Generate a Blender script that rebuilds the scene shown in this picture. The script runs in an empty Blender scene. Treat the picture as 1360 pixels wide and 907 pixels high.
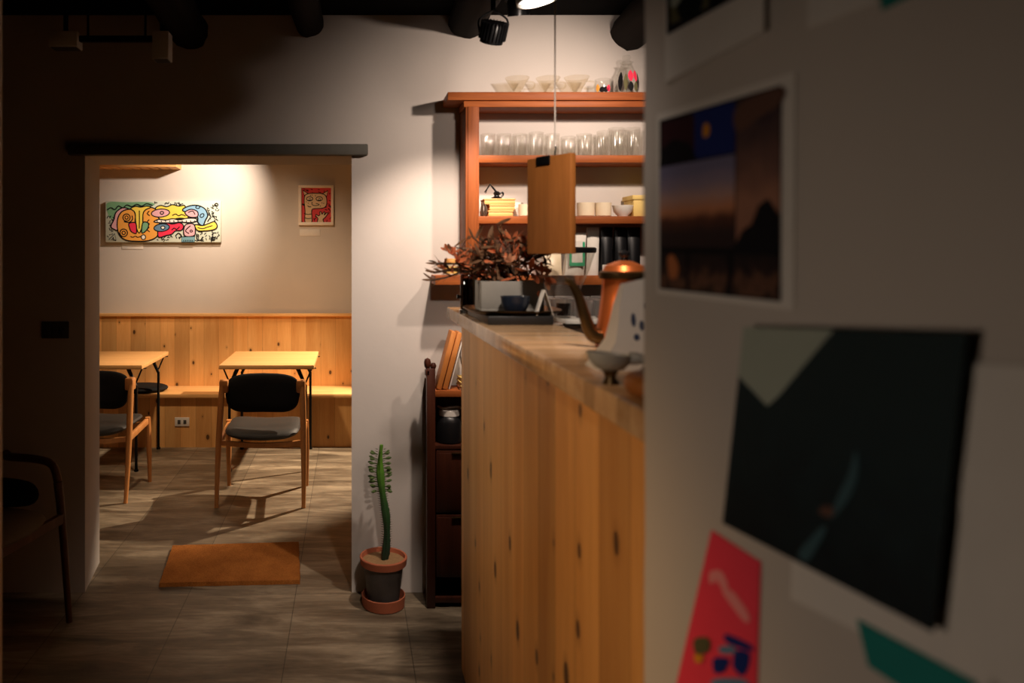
import bpy, bmesh, math, random
from mathutils import Vector, Matrix
random.seed(7)
PI = math.pi
sc = bpy.context.scene
COL = sc.collection
F = 1000.0; PX = 465.0; PY = 340.0; H = 1.55

def P(x, y, d):
    return Vector(((x-PX)/F*d, d, H-(y-PY)/F*d))

# ------------------------------------------------------------------ materials
class G:
    """small node-graph helper"""
    def __init__(s, name):
        s.m = bpy.data.materials.new(name); s.m.use_nodes = True
        s.nt = s.m.node_tree; s.nt.nodes.clear()
        s.out = s.n('ShaderNodeOutputMaterial')
    def n(s, t, **kw):
        nd = s.nt.nodes.new(t)
        for k, v in kw.items(): setattr(nd, k, v)
        return nd
    def l(s, a, b): s.nt.links.new(a, b)
    def put(s, sock, v):
        if hasattr(v, 'is_linked') or isinstance(v, bpy.types.NodeSocket): s.l(v, sock)
        else: sock.default_value = v
    def math(s, op, a, b=None, clamp=False):
        nd = s.n('ShaderNodeMath', operation=op, use_clamp=clamp)
        s.put(nd.inputs[0], a)
        if b is not None: s.put(nd.inputs[1], b)
        return nd.outputs[0]
    def coord(s, which='Object'): return s.n('ShaderNodeTexCoord').outputs[which]
    def mapping(s, v, scale=(1,1,1), loc=(0,0,0), rot=(0,0,0)):
        nd = s.n('ShaderNodeMapping'); s.l(v, nd.inputs[0])
        nd.inputs['Scale'].default_value = scale; nd.inputs['Location'].default_value = loc
        nd.inputs['Rotation'].default_value = rot
        return nd.outputs[0]
    def noise(s, v, scale, detail=4, rough=.55, dist=0):
        nd = s.n('ShaderNodeTexNoise'); s.l(v, nd.inputs['Vector'])
        nd.inputs['Scale'].default_value = scale; nd.inputs['Detail'].default_value = detail
        nd.inputs['Roughness'].default_value = rough; nd.inputs['Distortion'].default_value = dist
        return nd.outputs[0]
    def ramp(s, f, stops):
        nd = s.n('ShaderNodeValToRGB'); s.l(f, nd.inputs[0])
        e = nd.color_ramp.elements
        while len(e) < len(stops): e.new(.5)
        for i, (p, c) in enumerate(stops):
            e[i].position = p; e[i].color = c if len(c) == 4 else (*c, 1)
        return nd.outputs[0]
    def mix(s, f, a, b, mode='MIX'):
        nd = s.n('ShaderNodeMix', data_type='RGBA', blend_type=mode)
        s.put(nd.inputs['Factor'], f)
        for k, v in ((6, a), (7, b)):
            if isinstance(v, bpy.types.NodeSocket): s.l(v, nd.inputs[k])
            else: nd.inputs[k].default_value = (*v, 1) if len(v) == 3 else v
        return nd.outputs[2]
    def bsdf(s, color, rough=.5, metal=0, spec=.5, bump=None, bump_s=.2, bump_d=.002, **kw):
        b = s.n('ShaderNodeBsdfPrincipled')
        if isinstance(color, bpy.types.NodeSocket): s.l(color, b.inputs['Base Color'])
        else: b.inputs['Base Color'].default_value = (*color, 1)
        s.put(b.inputs['Roughness'], rough); b.inputs['Metallic'].default_value = metal
        b.inputs['Specular IOR Level'].default_value = spec
        for k, v in kw.items(): b.inputs[k.replace('_', ' ')].default_value = v
        if bump is not None:
            bp = s.n('ShaderNodeBump'); bp.inputs['Strength'].default_value = bump_s
            bp.inputs['Distance'].default_value = bump_d
            s.l(bump, bp.inputs['Height']); s.l(bp.outputs[0], b.inputs['Normal'])
        s.l(b.outputs[0], s.out.inputs[0])
        return s.m

def lin(r, g, b):
    f = lambda c: c/12.92/255 if c/255 <= .04045 else ((c/255+.055)/1.055)**2.4
    return (f(r), f(g), f(b))

def plain(name, rgb, rough=.5, metal=0, spec=.5, var=.12, scale=30, **kw):
    g = G(name); v = g.coord()
    n = g.noise(v, scale, 3)
    c = g.mix(n, tuple(x*(1-var) for x in rgb), tuple(min(1, x*(1+var)) for x in rgb))
    return g.bsdf(c, rough, metal, spec, **kw)

def wood(name, light, dark, axis=2, rough=.5, plank=None, plank_axis=0, knots=0, stretch=14, scale=9, groove=.004, kseed=0, spec=.4):
    """grain along `axis`; optional boards of width `plank` laid side by side along `plank_axis`"""
    g = G(name); v = g.coord()
    sep = g.n('ShaderNodeSeparateXYZ'); g.l(v, sep.inputs[0])
    sc_ = [1.0, 1.0, 1.0]; sc_[axis] = 1.0/stretch
    off = None; gr = None
    vv = v
    if plank:
        q = g.math('DIVIDE', sep.outputs[plank_axis], plank)
        cell = g.math('FLOOR', q)
        wn = g.n('ShaderNodeTexWhiteNoise', noise_dimensions='1D'); g.l(cell, wn.inputs['W'])
        off = wn.outputs['Value']
        cmb = g.n('ShaderNodeVectorMath', operation='MULTIPLY_ADD')
        g.l(wn.outputs['Color'], cmb.inputs[0]); cmb.inputs[1].default_value = (7, 7, 7); g.l(v, cmb.inputs[2])
        vv = cmb.outputs[0]
        fr = g.math('FRACT', q)
        e = g.math('MINIMUM', fr, g.math('SUBTRACT', 1.0, fr))
        gr = g.math('LESS_THAN', e, groove/plank)
    mp = g.mapping(vv, tuple(sc_))
    n1 = g.noise(mp, scale, 5, .6, 1.2)
    n2 = g.noise(g.mapping(vv, tuple(x*3 for x in sc_)), scale*6, 3, .6, .4)
    w = g.math('ADD', g.math('MULTIPLY', n1, .75), g.math('MULTIPLY', n2, .25))
    col = g.ramp(w, [(.3, dark), (.52, tuple((a+b)/2 for a, b in zip(light, dark))), (.72, light)])
    if off is not None:
        sh = g.math('ADD', g.math('MULTIPLY', off, .38), .80)
        cc = g.n('ShaderNodeCombineColor'); 
        for i in range(3): g.l(sh, cc.inputs[i])
        col = g.mix(1.0, col, cc.outputs[0], 'MULTIPLY')
    if knots:
        s2 = g.n('ShaderNodeSeparateXYZ'); g.l(vv, s2.inputs[0])
        oth = plank_axis if plank else [k for k in (0, 1, 2) if k != axis][0 if axis != 0 else 1]
        cm = g.n('ShaderNodeCombineXYZ')
        g.l(g.math('ADD', g.math('MULTIPLY', s2.outputs[oth], knots), kseed), cm.inputs[0])
        g.l(g.math('ADD', g.math('MULTIPLY', s2.outputs[axis], knots*.62), kseed*1.7), cm.inputs[1])
        vo = g.n('ShaderNodeTexVoronoi', voronoi_dimensions='2D'); g.l(cm.outputs[0], vo.inputs['Vector']); vo.inputs['Scale'].default_value = 1
        vo.inputs['Randomness'].default_value = 1
        sp = g.n('ShaderNodeSeparateColor'); g.l(vo.outputs['Color'], sp.inputs[0])
        size = g.math('MULTIPLY', g.math('MAXIMUM', g.math('SUBTRACT', sp.outputs[0], .5), 0.0), .22)
        d = g.math('SUBTRACT', vo.outputs['Distance'], size)
        core = g.math('LESS_THAN', d, 0.0)
        halo = g.math('SUBTRACT', 1.0, g.math('MULTIPLY', g.math('MAXIMUM', d, 0.0), 9.0), True)
        on = g.math('GREATER_THAN', size, .012)
        col = g.mix(g.math('MULTIPLY', g.math('MULTIPLY', halo, on), .45), col, tuple(x*.55 for x in dark))
        col = g.mix(g.math('MULTIPLY', g.math('MULTIPLY', core, on), .85), col, (.035, .014, .006))
    if gr is not None:
        col = g.mix(g.math('MULTIPLY', gr, .55), col, tuple(x*.35 for x in dark))
    return g.bsdf(col, rough, 0, spec, bump=w, bump_s=.12)

def plaster(name, rgb, bump=.25):
    g = G(name); v = g.coord()
    n = g.noise(v, 2.2, 5, .6); n2 = g.noise(v, 40, 4, .6)
    c = g.mix(n, tuple(x*.9 for x in rgb), tuple(min(1, x*1.07) for x in rgb))
    h = g.math('ADD', n, g.math('MULTIPLY', n2, .25))
    return g.bsdf(c, .85, 0, .2, bump=h, bump_s=bump, bump_d=.006)

def thin_glass(name, tint=(1, 1, 1), refl=.9, base=.03, milk=.05):
    g = G(name)
    t = g.n('ShaderNodeBsdfTransparent'); t.inputs[0].default_value = (*tint, 1)
    gl = g.n('ShaderNodeBsdfGlossy'); gl.inputs['Roughness'].default_value = .05
    lw = g.n('ShaderNodeLayerWeight'); lw.inputs[0].default_value = .35
    f = g.math('ADD', g.math('MULTIPLY', g.math('POWER', lw.outputs['Facing'], 2.0), .35*refl), base, True)
    mx = g.n('ShaderNodeMixShader'); g.l(f, mx.inputs[0]); g.l(t.outputs[0], mx.inputs[1]); g.l(gl.outputs[0], mx.inputs[2])
    df = g.n('ShaderNodeBsdfTranslucent'); df.inputs[0].default_value = (.9*tint[0], .9*tint[1], .9*tint[2], 1)
    m2 = g.n('ShaderNodeMixShader'); m2.inputs[0].default_value = milk
    g.l(mx.outputs[0], m2.inputs[1]); g.l(df.outputs[0], m2.inputs[2]); g.l(m2.outputs[0], g.out.inputs[0])
    return g.m

def emis(name, rgb, s):
    g = G(name); e = g.n('ShaderNodeEmission'); e.inputs[0].default_value = (*rgb, 1); e.inputs[1].default_value = s
    g.l(e.outputs[0], g.out.inputs[0]); return g.m

def floor_mat():
    g = G('concrete_look_tile'); v = g.coord()
    st = g.mapping(v, (.9, 4.2, 1))
    n1 = g.noise(st, 2.0, 7, .64, .6); n2 = g.noise(g.mapping(v, (1, 7, 1)), 9, 5, .65, .4)
    br = g.n('ShaderNodeTexBrick'); br.offset = .5; br.offset_frequency = 2
    g.l(g.mapping(v, (1, 1, 1), (.03-.0, .25, 0), (0, 0, PI/2)), br.inputs['Vector'])
    br.inputs['Color1'].default_value = (.8, .8, .8, 1); br.inputs['Color2'].default_value = (1, 1, 1, 1)
    br.inputs['Mortar'].default_value = (.35, .35, .35, 1)
    br.inputs['Scale'].default_value = 1; br.inputs['Mortar Size'].default_value = .0018
    br.inputs['Brick Width'].default_value = .98; br.inputs['Row Height'].default_value = .49
    br.inputs['Mortar Smooth'].default_value = .1
    w = g.math('ADD', g.math('MULTIPLY', n1, .78), g.math('MULTIPLY', n2, .22))
    c = g.ramp(w, [(.33, lin(72, 61, 48)), (.5, lin(126, 112, 92)), (.66, lin(180, 164, 138))])
    c = g.mix(1.0, c, br.outputs['Color'], 'MULTIPLY')
    r = g.math('ADD', g.math('MULTIPLY', w, .35), .28)
    return g.bsdf(c, r, 0, .4, bump=w, bump_s=.08)

def coir():
    g = G('coir_fibre'); v = g.coord()
    n = g.noise(v, 220, 3, .7); n2 = g.noise(v, 9, 3)
    w = g.math('ADD', g.math('MULTIPLY', n, .7), g.math('MULTIPLY', n2, .3))
    c = g.ramp(w, [(.3, lin(130, 72, 28)), (.7, lin(205, 130, 62))])
    return g.bsdf(c, .95, 0, .1, bump=n, bump_s=.9, bump_d=.006)

def cactus_mat():
    g = G('cactus_skin'); v = g.coord(); sp = g.n('ShaderNodeSeparateXYZ'); g.l(v, sp.inputs[0])
    f = g.math('ADD', sp.outputs[2], g.math('MULTIPLY', g.noise(v, 22, 4), .12))
    c = g.ramp(f, [(.30, lin(36, 58, 42)), (.52, lin(50, 84, 42)), (.68, lin(92, 142, 44))])
    return g.bsdf(c, .5, 0, .4)
M = dict(
 wall=plaster('wall_plaster', lin(208, 200, 192)),
 wallr=plaster('rear_wall_plaster', lin(205, 196, 186), .12),
 pier=plaster('near_wall_plaster', lin(205, 196, 185), .15),
 ceil=plain('dark_ceiling_boards', lin(14, 13, 13), .9, 0, .05),
 beam=wood('charred_log', lin(40, 32, 27), lin(12, 11, 10), 1, .85, spec=.12),
 lintel=plain('dark_lintel_paint', lin(92, 90, 82), .7),
 floor=floor_mat(),
 pine=wood('knotty_pine_boards', lin(236, 184, 116), lin(206, 146, 80), 2, .42, .125, 0, 8, 14, 8, .0012, 3),
 pinebar=wood('pine_bar_front', lin(232, 176, 104), lin(196, 134, 68), 2, .42, .135, 1, 7.0, 16, 8, .0015, 8),
 pinetop=wood('pine_bench_top', lin(240, 192, 128), lin(216, 158, 92), 0, .42, None, 0, 3.2, 14, 8),
 bartop=wood('bar_top_wood', lin(222, 188, 146), lin(184, 140, 96), 0, .2, .05, 1, 0, 8, 12, .0006, 0, .6),
 table=wood('table_wood', lin(238, 190, 126), lin(214, 156, 92), 0, .38),
 chairw=wood('chair_oak', lin(214, 150, 88), lin(176, 110, 56), 2, .4),
 darkchair=wood('walnut_chair', lin(112, 76, 52), lin(72, 48, 32), 2, .45),
 shelf=wood('orange_stained_shelf', lin(180, 102, 50), lin(118, 58, 26), 0, .5, None, 0, 3.0, 16, 10, spec=.18),
 shelfv=wood('orange_stained_upright', lin(154, 84, 40), lin(96, 46, 20), 2, .5, spec=.18),
 cab=wood('mahogany', lin(88, 44, 28), lin(46, 22, 14), 2, .35),
 board=wood('menu_board_wood', lin(172, 108, 52), lin(128, 76, 30), 2, .5),
 boards=wood('leaning_board_wood', lin(226, 150, 78), lin(190, 110, 48), 2, .5),
 boxw=wood('box_wood', lin(238, 186, 118), lin(214, 150, 84), 0, .5),
 black=plain('black_fabric', lin(24, 24, 25), .85, 0, .2),
 leather=plain('black_seat_vinyl', lin(42, 39, 36), .6, 0, .35),
 blackm=plain('black_metal', lin(22, 22, 23), .4, .6),
 blackp=plain('black_plastic', lin(20, 20, 22), .35),
 beige=plain('beige_cushion', lin(122, 108, 88), .9),
 white=plain('white_ceramic', lin(236, 230, 220), .3, var=.04),
 cream=plain('cream_ceramic', lin(232, 214, 184), .35, var=.05),
 whitep=plain('white_plastic', lin(225, 220, 210), .45, var=.04),
 greyp=plain('grey_plate', lin(70, 68, 64), .5),
 paper=plain('white_paper', lin(226, 220, 210), .9, var=.05),
 yellowc=plain('yellow_card', lin(232, 200, 120), .7),
 green=plain('green_print', lin(30, 158, 110), .6),
 bluep=plain('blue_grey_print', lin(60, 70, 96), .8),
 terra=plain('terracotta', lin(176, 98, 66), .8, var=.15),
 potdark=plain('dark_pot_glaze', lin(80, 75, 72), .5, var=.45, scale=14),
 soil=plain('sandy_soil', lin(150, 116, 78), .95, var=.45, scale=120, ),
 cactus=cactus_mat(),
 cactleaf=plain('cactus_leaf', lin(76, 98, 44), .6, var=.2),
 spine=plain('cactus_spine', lin(60, 52, 36), .7),
 coir=coir(),
 copper=plain('copper', lin(220, 118, 60), .34, .7, var=.3, scale=18),
 brass=plain('dark_bronze', lin(92, 72, 44), .3, .85, var=.3),
 chrome=plain('brushed_steel', lin(200, 196, 190), .22, 1.0, var=.05),
 cearth=plain('grey_stoneware', lin(168, 166, 156), .45, var=.1),
 conc=plain('concrete_planter', lin(150, 146, 138), .7, var=.14, scale=18),
 navy=plain('navy_glaze', lin(28, 36, 50), .3),
 slate=plain('black_slate', lin(32, 30, 29), .45),
 glass=thin_glass('clear_glass', (.985, .985, .975)),
 dripglass=thin_glass('amber_tinted_glass', (.985, .965, .92), .9, .03, .02),
 ribglass=thin_glass('ribbed_glass', (.97, .97, .97), 1.2, .12, .5),
 smoke=thin_glass('smoked_glass', (.25, .2, .16), 1.0, .06),
 coffee=plain('dark_coffee', lin(30, 16, 10), .2),
 leafr=plain('rust_dried_leaf', lin(206, 112, 68), .8, var=.3),
 leafb=plain('brown_dried_leaf', lin(120, 86, 58), .8, var=.3),
 leafp=plain('pale_dried_petal', lin(214, 150, 112), .8, var=.2),
 stemb=plain('dry_stem', lin(70, 52, 36), .8),
 lamp=emis('lamp_lens_glow', (1, .95, .92), 1.6),
 cord=plain('white_cord', lin(210, 200, 190), .7),
 lead=plain('page_paper', lin(226, 190, 140), .9),
 bookr=plain('book_cover', lin(120, 62, 36), .7),
 frame=plain('pale_frame', lin(240, 226, 208), .6, var=.05),
 canvas=plain('canvas_pale', lin(206, 214, 196), .85, var=.05),
 tape=plain('teal_tape', lin(0, 128, 120), .8, var=.06),
 pink=plain('red_pink_sticker', lin(250, 60, 84), .7, var=.06),
)
def zramp(name, stops, nscale=60, namt=.25):
    g = G(name); v = g.coord(); sp = g.n('ShaderNodeSeparateXYZ'); g.l(v, sp.inputs[0])
    z0, z1 = stops[0][0], stops[-1][0]
    f = g.math('DIVIDE', g.math('SUBTRACT', sp.outputs[2], z0), z1-z0)
    n = g.noise(v, nscale, 4, .6)
    f = g.math('ADD', f, g.math('MULTIPLY', g.math('SUBTRACT', n, .5), namt), True)
    c = g.ramp(f, [((z-z0)/(z1-z0), lin(*c)) for z, c in stops])
    return g.bsdf(c, .6, 0, .2)
def ink(name, r, g, b): 
    return plain(name, lin(r, g, b), .8, 0, .15, var=.04)
I = dict(black=ink('ink_black', 22, 20, 22), orange=ink('ink_orange', 240, 168, 76), yellow=ink('ink_yellow', 244, 216, 90), red=ink('ink_red', 232, 56, 84),
 green=ink('ink_green', 122, 172, 132), pink=ink('ink_pink', 226, 172, 180), blue=ink('ink_blue', 140, 184, 214), steel=ink('ink_steel', 100, 132, 160),
 white=ink('ink_white', 236, 230, 222), brick=ink('ink_brick', 216, 76, 78), tan=ink('ink_tan', 226, 196, 158), teal=ink('ink_teal', 118, 160, 170),
 night=ink('print_night', 20, 20, 26), navy=ink('print_navy', 26, 44, 112), dusk=ink('print_dusk', 120, 92, 96), glow=ink('print_glow', 190, 116, 70),
 haze=ink('print_haze', 104, 74, 62), bulb=ink('print_bulb', 226, 150, 40), forest=ink('print_forest', 12, 24, 26), sky=ink('print_sky', 168, 176, 160),
 river=ink('print_river', 64, 92, 98), plum=ink('print_plum', 56, 28, 34), grey=ink('ink_grey', 150, 130, 110), olive=ink('print_olive', 96, 92, 62), rosy=ink('ink_rose', 246, 150, 150))

I['sunset'] = zramp('print_sunset', [(-.075, (30, 20, 22)), (-.035, (44, 30, 34)), (-.020, (92, 52, 40)), (-.010, (206, 136, 96)), (.004, (190, 150, 138)), (.018, (150, 134, 152)), (.034, (120, 116, 146))], 50, .10)
I['tower'] = zramp('print_tower', [(-.05, (150, 104, 84)), (-.01, (170, 120, 96)), (.03, (120, 86, 76)), (.075, (60, 46, 52))], 30, .5)
I['streets'] = zramp('print_streets', [(-.105, (16, 14, 18)), (-.09, (110, 74, 56)), (-.075, (40, 26, 28)), (-.06, (20, 16, 20))], 75, 1.6)
I['valley'] = zramp('print_valley', [(-.12, (14, 24, 28)), (.0, (24, 42, 46)), (.1, (28, 46, 48))], 30, .8)
# ------------------------------------------------------------------ mesh builder
class MB:
    def __init__(s): s.bm = bmesh.new(); s.mi = 0
    def _mark(s, faces):
        for f in faces: f.material_index = s.mi
    def box(s, lo, hi, bev=0, rot=None, piv=None, seg=2):
        n0 = len(s.bm.faces)
        lo = Vector(lo); hi = Vector(hi); c = (lo+hi)/2; d = hi-lo
        r = bmesh.ops.create_cube(s.bm, size=1)
        vs = r['verts']
        for v in vs: v.co = Vector((v.co.x*d.x, v.co.y*d.y, v.co.z*d.z))+c
        es = list({e for v in vs for e in v.link_edges})
        if bev:
            rr = bmesh.ops.bevel(s.bm, geom=es, offset=bev, segments=seg, affect='EDGES', profile=.5)
            vs = list({v for f in rr['faces'] for v in f.verts} | {v for v in vs if v.is_valid})
        if rot is not None:
            piv = Vector(piv) if piv is not None else c
            for v in vs: v.co = rot @ (v.co-piv) + piv
        fs = {f for v in vs for f in v.link_faces}
        s._mark(fs); return vs
    def tube(s, pts, rad, seg=10, cap=True, flat=None):
        pts = [Vector(p) for p in pts]; n = len(pts)
        if not hasattr(rad, '__len__'): rad = [rad]*n
        rings = []; prev = None
        for i, p in enumerate(pts):
            t = (pts[min(i+1, n-1)]-pts[max(i-1, 0)]).normalized()
            if prev is None:
                a = Vector((0, 0, 1)) if abs(t.z) < .9 else Vector((1, 0, 0))
                u = t.cross(a).normalized()
            else:
                u = (prev-t*prev.dot(t)).normalized()
            prev = u; w = t.cross(u)
            ring = []
            for k in range(seg):
                an = 2*PI*k/seg
                ring.append(s.bm.verts.new(p+(u*math.cos(an)+w*math.sin(an))*rad[i]))
            rings.append(ring)
        fs = []
        for a, b in zip(rings, rings[1:]):
            for k in range(seg):
                fs.append(s.bm.faces.new((a[k], a[(k+1) % seg], b[(k+1) % seg], b[k])))
        if cap:
            fs.append(s.bm.faces.new(rings[0][::-1])); fs.append(s.bm.faces.new(rings[-1]))
        s._mark(fs)
    def lathe(s, prof, c=(0, 0, 0), seg=24, capb=True, capt=False, mats=None):
        """prof: list of (r, z)"""
        c = Vector(c); rings = []
        for r, z in prof:
            rings.append([s.bm.verts.new(c+Vector((r*math.cos(2*PI*k/seg), r*math.sin(2*PI*k/seg), z))) for k in range(seg)])
        for i, (a, b) in enumerate(zip(rings, rings[1:])):
            for k in range(seg):
                f = s.bm.faces.new((a[k], a[(k+1) % seg], b[(k+1) % seg], b[k]))
                f.material_index = mats[i] if mats else s.mi
        if capb: s._mark([s.bm.faces.new(rings[0][::-1])])
        if capt: s._mark([s.bm.faces.new(rings[-1])])
    def prism(s, poly, fn0, fn1):
        """poly 2-D points -> two caps through fn0 / fn1"""
        a = [s.bm.verts.new(fn0(*p)) for p in poly]; b = [s.bm.verts.new(fn1(*p)) for p in poly]
        fs = [s.bm.faces.new(a[::-1]), s.bm.faces.new(b)]
        n = len(poly)
        for k in range(n): fs.append(s.bm.faces.new((a[k], a[(k+1) % n], b[(k+1) % n], b[k])))
        s._mark(fs)
    def poly(s, pts):
        s._mark([s.bm.faces.new([s.bm.verts.new(p) for p in pts])])
    def pillow(s, outline, T, fn, rings=6):
        """padded plate: outline 2-D points; fn(x, y, t) -> 3-D, t in [-T, T]"""
        n = len(outline)
        cx = sum(p[0] for p in outline)/n; cy = sum(p[1] for p in outline)/n
        lay = {}
        for sgn in (1, -1):
            L = []
            for j in range(1, rings+1):
                r = math.sin(PI/2*j/rings)
                t = T*(max(0, 1-r**6))**.5*sgn
                if j == rings and sgn == -1: L.append(lay[1][-1]); continue
                L.append([s.bm.verts.new(fn(cx+(x-cx)*r, cy+(y-cy)*r, t)) for x, y in outline])
            lay[sgn] = L
            c = s.bm.verts.new(fn(cx, cy, T*sgn))
            fs = []
            for k in range(n):
                tri = (c, L[0][k], L[0][(k+1) % n])
                fs.append(s.bm.faces.new(tri if sgn > 0 else tri[::-1]))
            for a, b in zip(L, L[1:]):
                for k in range(n):
                    q = (a[k], b[k], b[(k+1) % n], a[(k+1) % n])
                    fs.append(s.bm.faces.new(q if sgn > 0 else q[::-1]))
            s._mark(fs)
    def done(s, name, mats, parent=None, loc=None, rotz=0, smooth=True, ang=40):
        if not isinstance(mats, (list, tuple)): mats = [mats]
        me = bpy.data.meshes.new(name)
        bmesh.ops.recalc_face_normals(s.bm, faces=s.bm.faces)
        s.bm.to_mesh(me); s.bm.free()
        for m in mats: me.materials.append(m)
        if smooth:
            me.polygons.foreach_set('use_smooth', [True]*len(me.polygons))
            me.set_sharp_from_angle(angle=math.radians(ang))
        o = bpy.data.objects.new(name, me); COL.objects.link(o)
        if parent is not None: o.parent = parent
        if loc is not None: o.location = loc
        if rotz: o.rotation_euler = (0, 0, rotz)
        return o

def tag(o, label, cat, group=None):
    o['label'] = label; o['category'] = cat
    if group: o['group'] = group
    return o
def struct(o): o['kind'] = 'structure'; return o
def thing(name, label, cat, loc=(0, 0, 0), rotz=0, group=None):
    o = bpy.data.objects.new(name, None); COL.objects.link(o); o.empty_display_size = .05
    o.location = loc; o.rotation_euler = (0, 0, rotz)
    return tag(o, label, cat, group)
def dup(root, loc, rotz=0, label=None, scale=None):
    r = root.copy(); COL.objects.link(r); r.location = loc; r.rotation_euler = (0, 0, rotz)
    if scale: r.scale = scale
    if label: r['label'] = label
    for ch in list(root.children):
        c = ch.copy(); COL.objects.link(c); c.parent = r
        for g in ch.children:
            d = g.copy(); COL.objects.link(d); d.parent = c
    return r
def smoothpts(pts, closed=True, n=6):
    out = []; N = len(pts)
    for i in range(N if closed else N-1):
        g = lambda k: pts[k % N] if closed else pts[max(0, min(N-1, k))]
        p0, p1, p2, p3 = g(i-1), g(i), g(i+1), g(i+2)
        for j in range(n):
            t = j/n
            out.append(tuple(.5*(2*b+(c-a)*t+(2*a-5*b+4*c-d)*t*t+(3*b-a-3*c+d)*t**3) for a, b, c, d in zip(p0, p1, p2, p3)))
    if not closed: out.append(tuple(pts[-1]))
    return out

# ------------------------------------------------------------------ the setting
DW = 3.47; DR = 3.81; BW = 6.47; CH = 2.66
b = MB(); b.box((-3.4, -1.6, -.1), (2.8, 6.8, 0)); struct(b.done('floor', M['floor'], smooth=False))
b = MB(); b.box((-2.6, -1.6, CH), (2.8, DW, CH+.1)); struct(b.done('ceiling', M['ceil'], smooth=False))
b = MB(); b.box((-3.4, DR, 2.9), (2.8, 6.8, 3.0)); struct(b.done('ceiling_rear', M['wallr'], smooth=False))
# wall between the rooms, with the doorway
b = MB()
def hexa(b, fl, bl, z0, z1, fr, br_):
    vs = [(fl, DW, z0), (fr, DW, z0), (br_, DR, z0), (bl, DR, z0)]
    b.prism([(v[0], v[1]) for v in vs], lambda x, y: Vector((x, y, z0)), lambda x, y: Vector((x, y, z1)))
hexa(b, -3.4, -3.4, 0, 3.0, -1.222, -1.268)
hexa(b, -1.222, -1.268, 2.012, 3.0, .007, .03)
hexa(b, .007, .03, 0, 3.0, 2.8, 2.8)
struct(b.done('wall_back', M['wall'], smooth=False))
b = MB(); b.box((-3.4, BW, 0), (2.8, BW+.2, 3.0)); struct(b.done('wall_rear', M['wallr'], smooth=False))
b = MB(); b.box((-3.6, -1.6, 0), (-3.4, 6.8, 3.0)); struct(b.done('wall_left', M['ceil'], smooth=False))  # this and the next two unseen walls are coloured dark to cut bounced light
b = MB(); b.box((2.8, -1.8, 0), (3.0, 6.8, 3.0)); struct(b.done('wall_far_right', M['ceil'], smooth=False))
b = MB(); b.box((-3.4, -1.8, 0), (2.8, -1.6, 3.0)); struct(b.done('wall_front', M['ceil'], smooth=False))
# near wall on the right (a slab end with worn, rounded plaster corner)
K = .129; WX = .364; WD = .95
def wallX(d): return WX+K*(WD-d)
b = MB()
zs = [CH*i/60 for i in range(61)]
foot = []
r = .018
for k in range(7):
    a = PI/2*k/6
    yy = WD-r+r*math.cos(a); foot.append((wallX(yy)+r-r*math.sin(a), yy, 1-k/6))
foot += [(wallX(d), d, 0) for d in (.7, .3, -.2, -.9, -1.6)] + [(1.9, -1.6, 0), (1.9, WD, 0), (1.2, WD, 0), (.6, WD, 0)]
rings = []
for z in zs:
    wob = .0022*math.sin(z*9.0)+.0016*math.sin(z*23+1)+.001*math.sin(z*51)
    rings.append([b.bm.verts.new((x-wob*w, y, z)) for x, y, w in foot])
n = len(foot)
for A, B in zip(rings, rings[1:]):
    for k in range(n): b.bm.faces.new((A[k], A[(k+1) % n], B[(k+1) % n], B[k]))
b.bm.faces.new(rings[0][::-1]); b.bm.faces.new(rings[-1])
struct(b.done('wall_right', M['pier']))
# lintel board over the doorway
b = MB(); b.box((-1.29, DW-.035, 2.012), (.082, DW+.02, 2.062), .006)
struct(b.done('trim_1', M['lintel']))
# near left post at the frame's edge
b = MB(); b.box((-.86, 1.45, 0), (-.716, 1.56, CH), .012); struct(b.done('trim_2', M['pier']))
# log beams along the ceiling
def log(x, zb, r, seed):
    rnd = random.Random(seed); b = MB()
    zc = zb+r; pts = []; rad = []
    for i in range(26):
        y = DW+.02-i*(5.0/25)
        pts.append((x+rnd.uniform(-.006, .006), y, zc+rnd.uniform(-.004, .004))); rad.append(r*rnd.uniform(.94, 1.05))
    b.tube(pts, rad, 22)
    ph = [rnd.uniform(0, 6) for _ in range(4)]
    for v in b.bm.verts:
        a = math.atan2(v.co.z-zc, v.co.x-x); y = v.co.y
        k = 1+.022*math.sin(5*a+ph[0]+y*2)+.025*math.sin(9*a+ph[1]-y*5)+.03*math.sin(3*a+ph[2]+y*11)+rnd.uniform(-.02, .02)
        v.co.x = x+(v.co.x-x)*k; v.co.z = zc+(v.co.z-zc)*k
    return b
for x, zb, r, lab in ((-.735, 2.50, .085, 'dark log ceiling beam above the doorway, nearest the pale box lamps'),
                 (-.19, 2.556, .068, 'dark log ceiling beam above the right side of the doorway'),
                 (.54, 2.55, .09, 'dark log ceiling beam beside the finned black spotlight'),
                 (1.285, 2.50, .085, 'brown log ceiling beam above the glass carafe at the right')):
    tag(log(x, zb, r, int(x*100)+500).done('ceiling_beam', M['beam']), lab, 'beam', 'log beams under the ceiling')

# ------------------------------------------------------------------ rear room
BF = 6.10
b = MB(); b.box((-3.4, BW-.03, .0), (2.8, BW, 1.035)); 
t = b.done('wall_panelling', M['pine'], smooth=False); struct(t); t.name = 'trim_3'
b = MB(); b.box((-3.4, BW-.055, 1.035), (2.8, BW, 1.06), .004); struct(b.done('trim_4', M['pinetop']))
t = thing('bench', 'long built-in pine bench along the panelled rear wall', 'bench', (0, BF, 0))
b = MB(); b.box((-3.38, -.045, .408), (2.78, BW-BF-.032, .44), .004); b.done('seat', M['pinetop'], t)
b = MB(); b.box((-3.38, 0, 0), (2.78, .025, .408)); b.done('front_panel', M['pine'], t, smooth=False)
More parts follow.
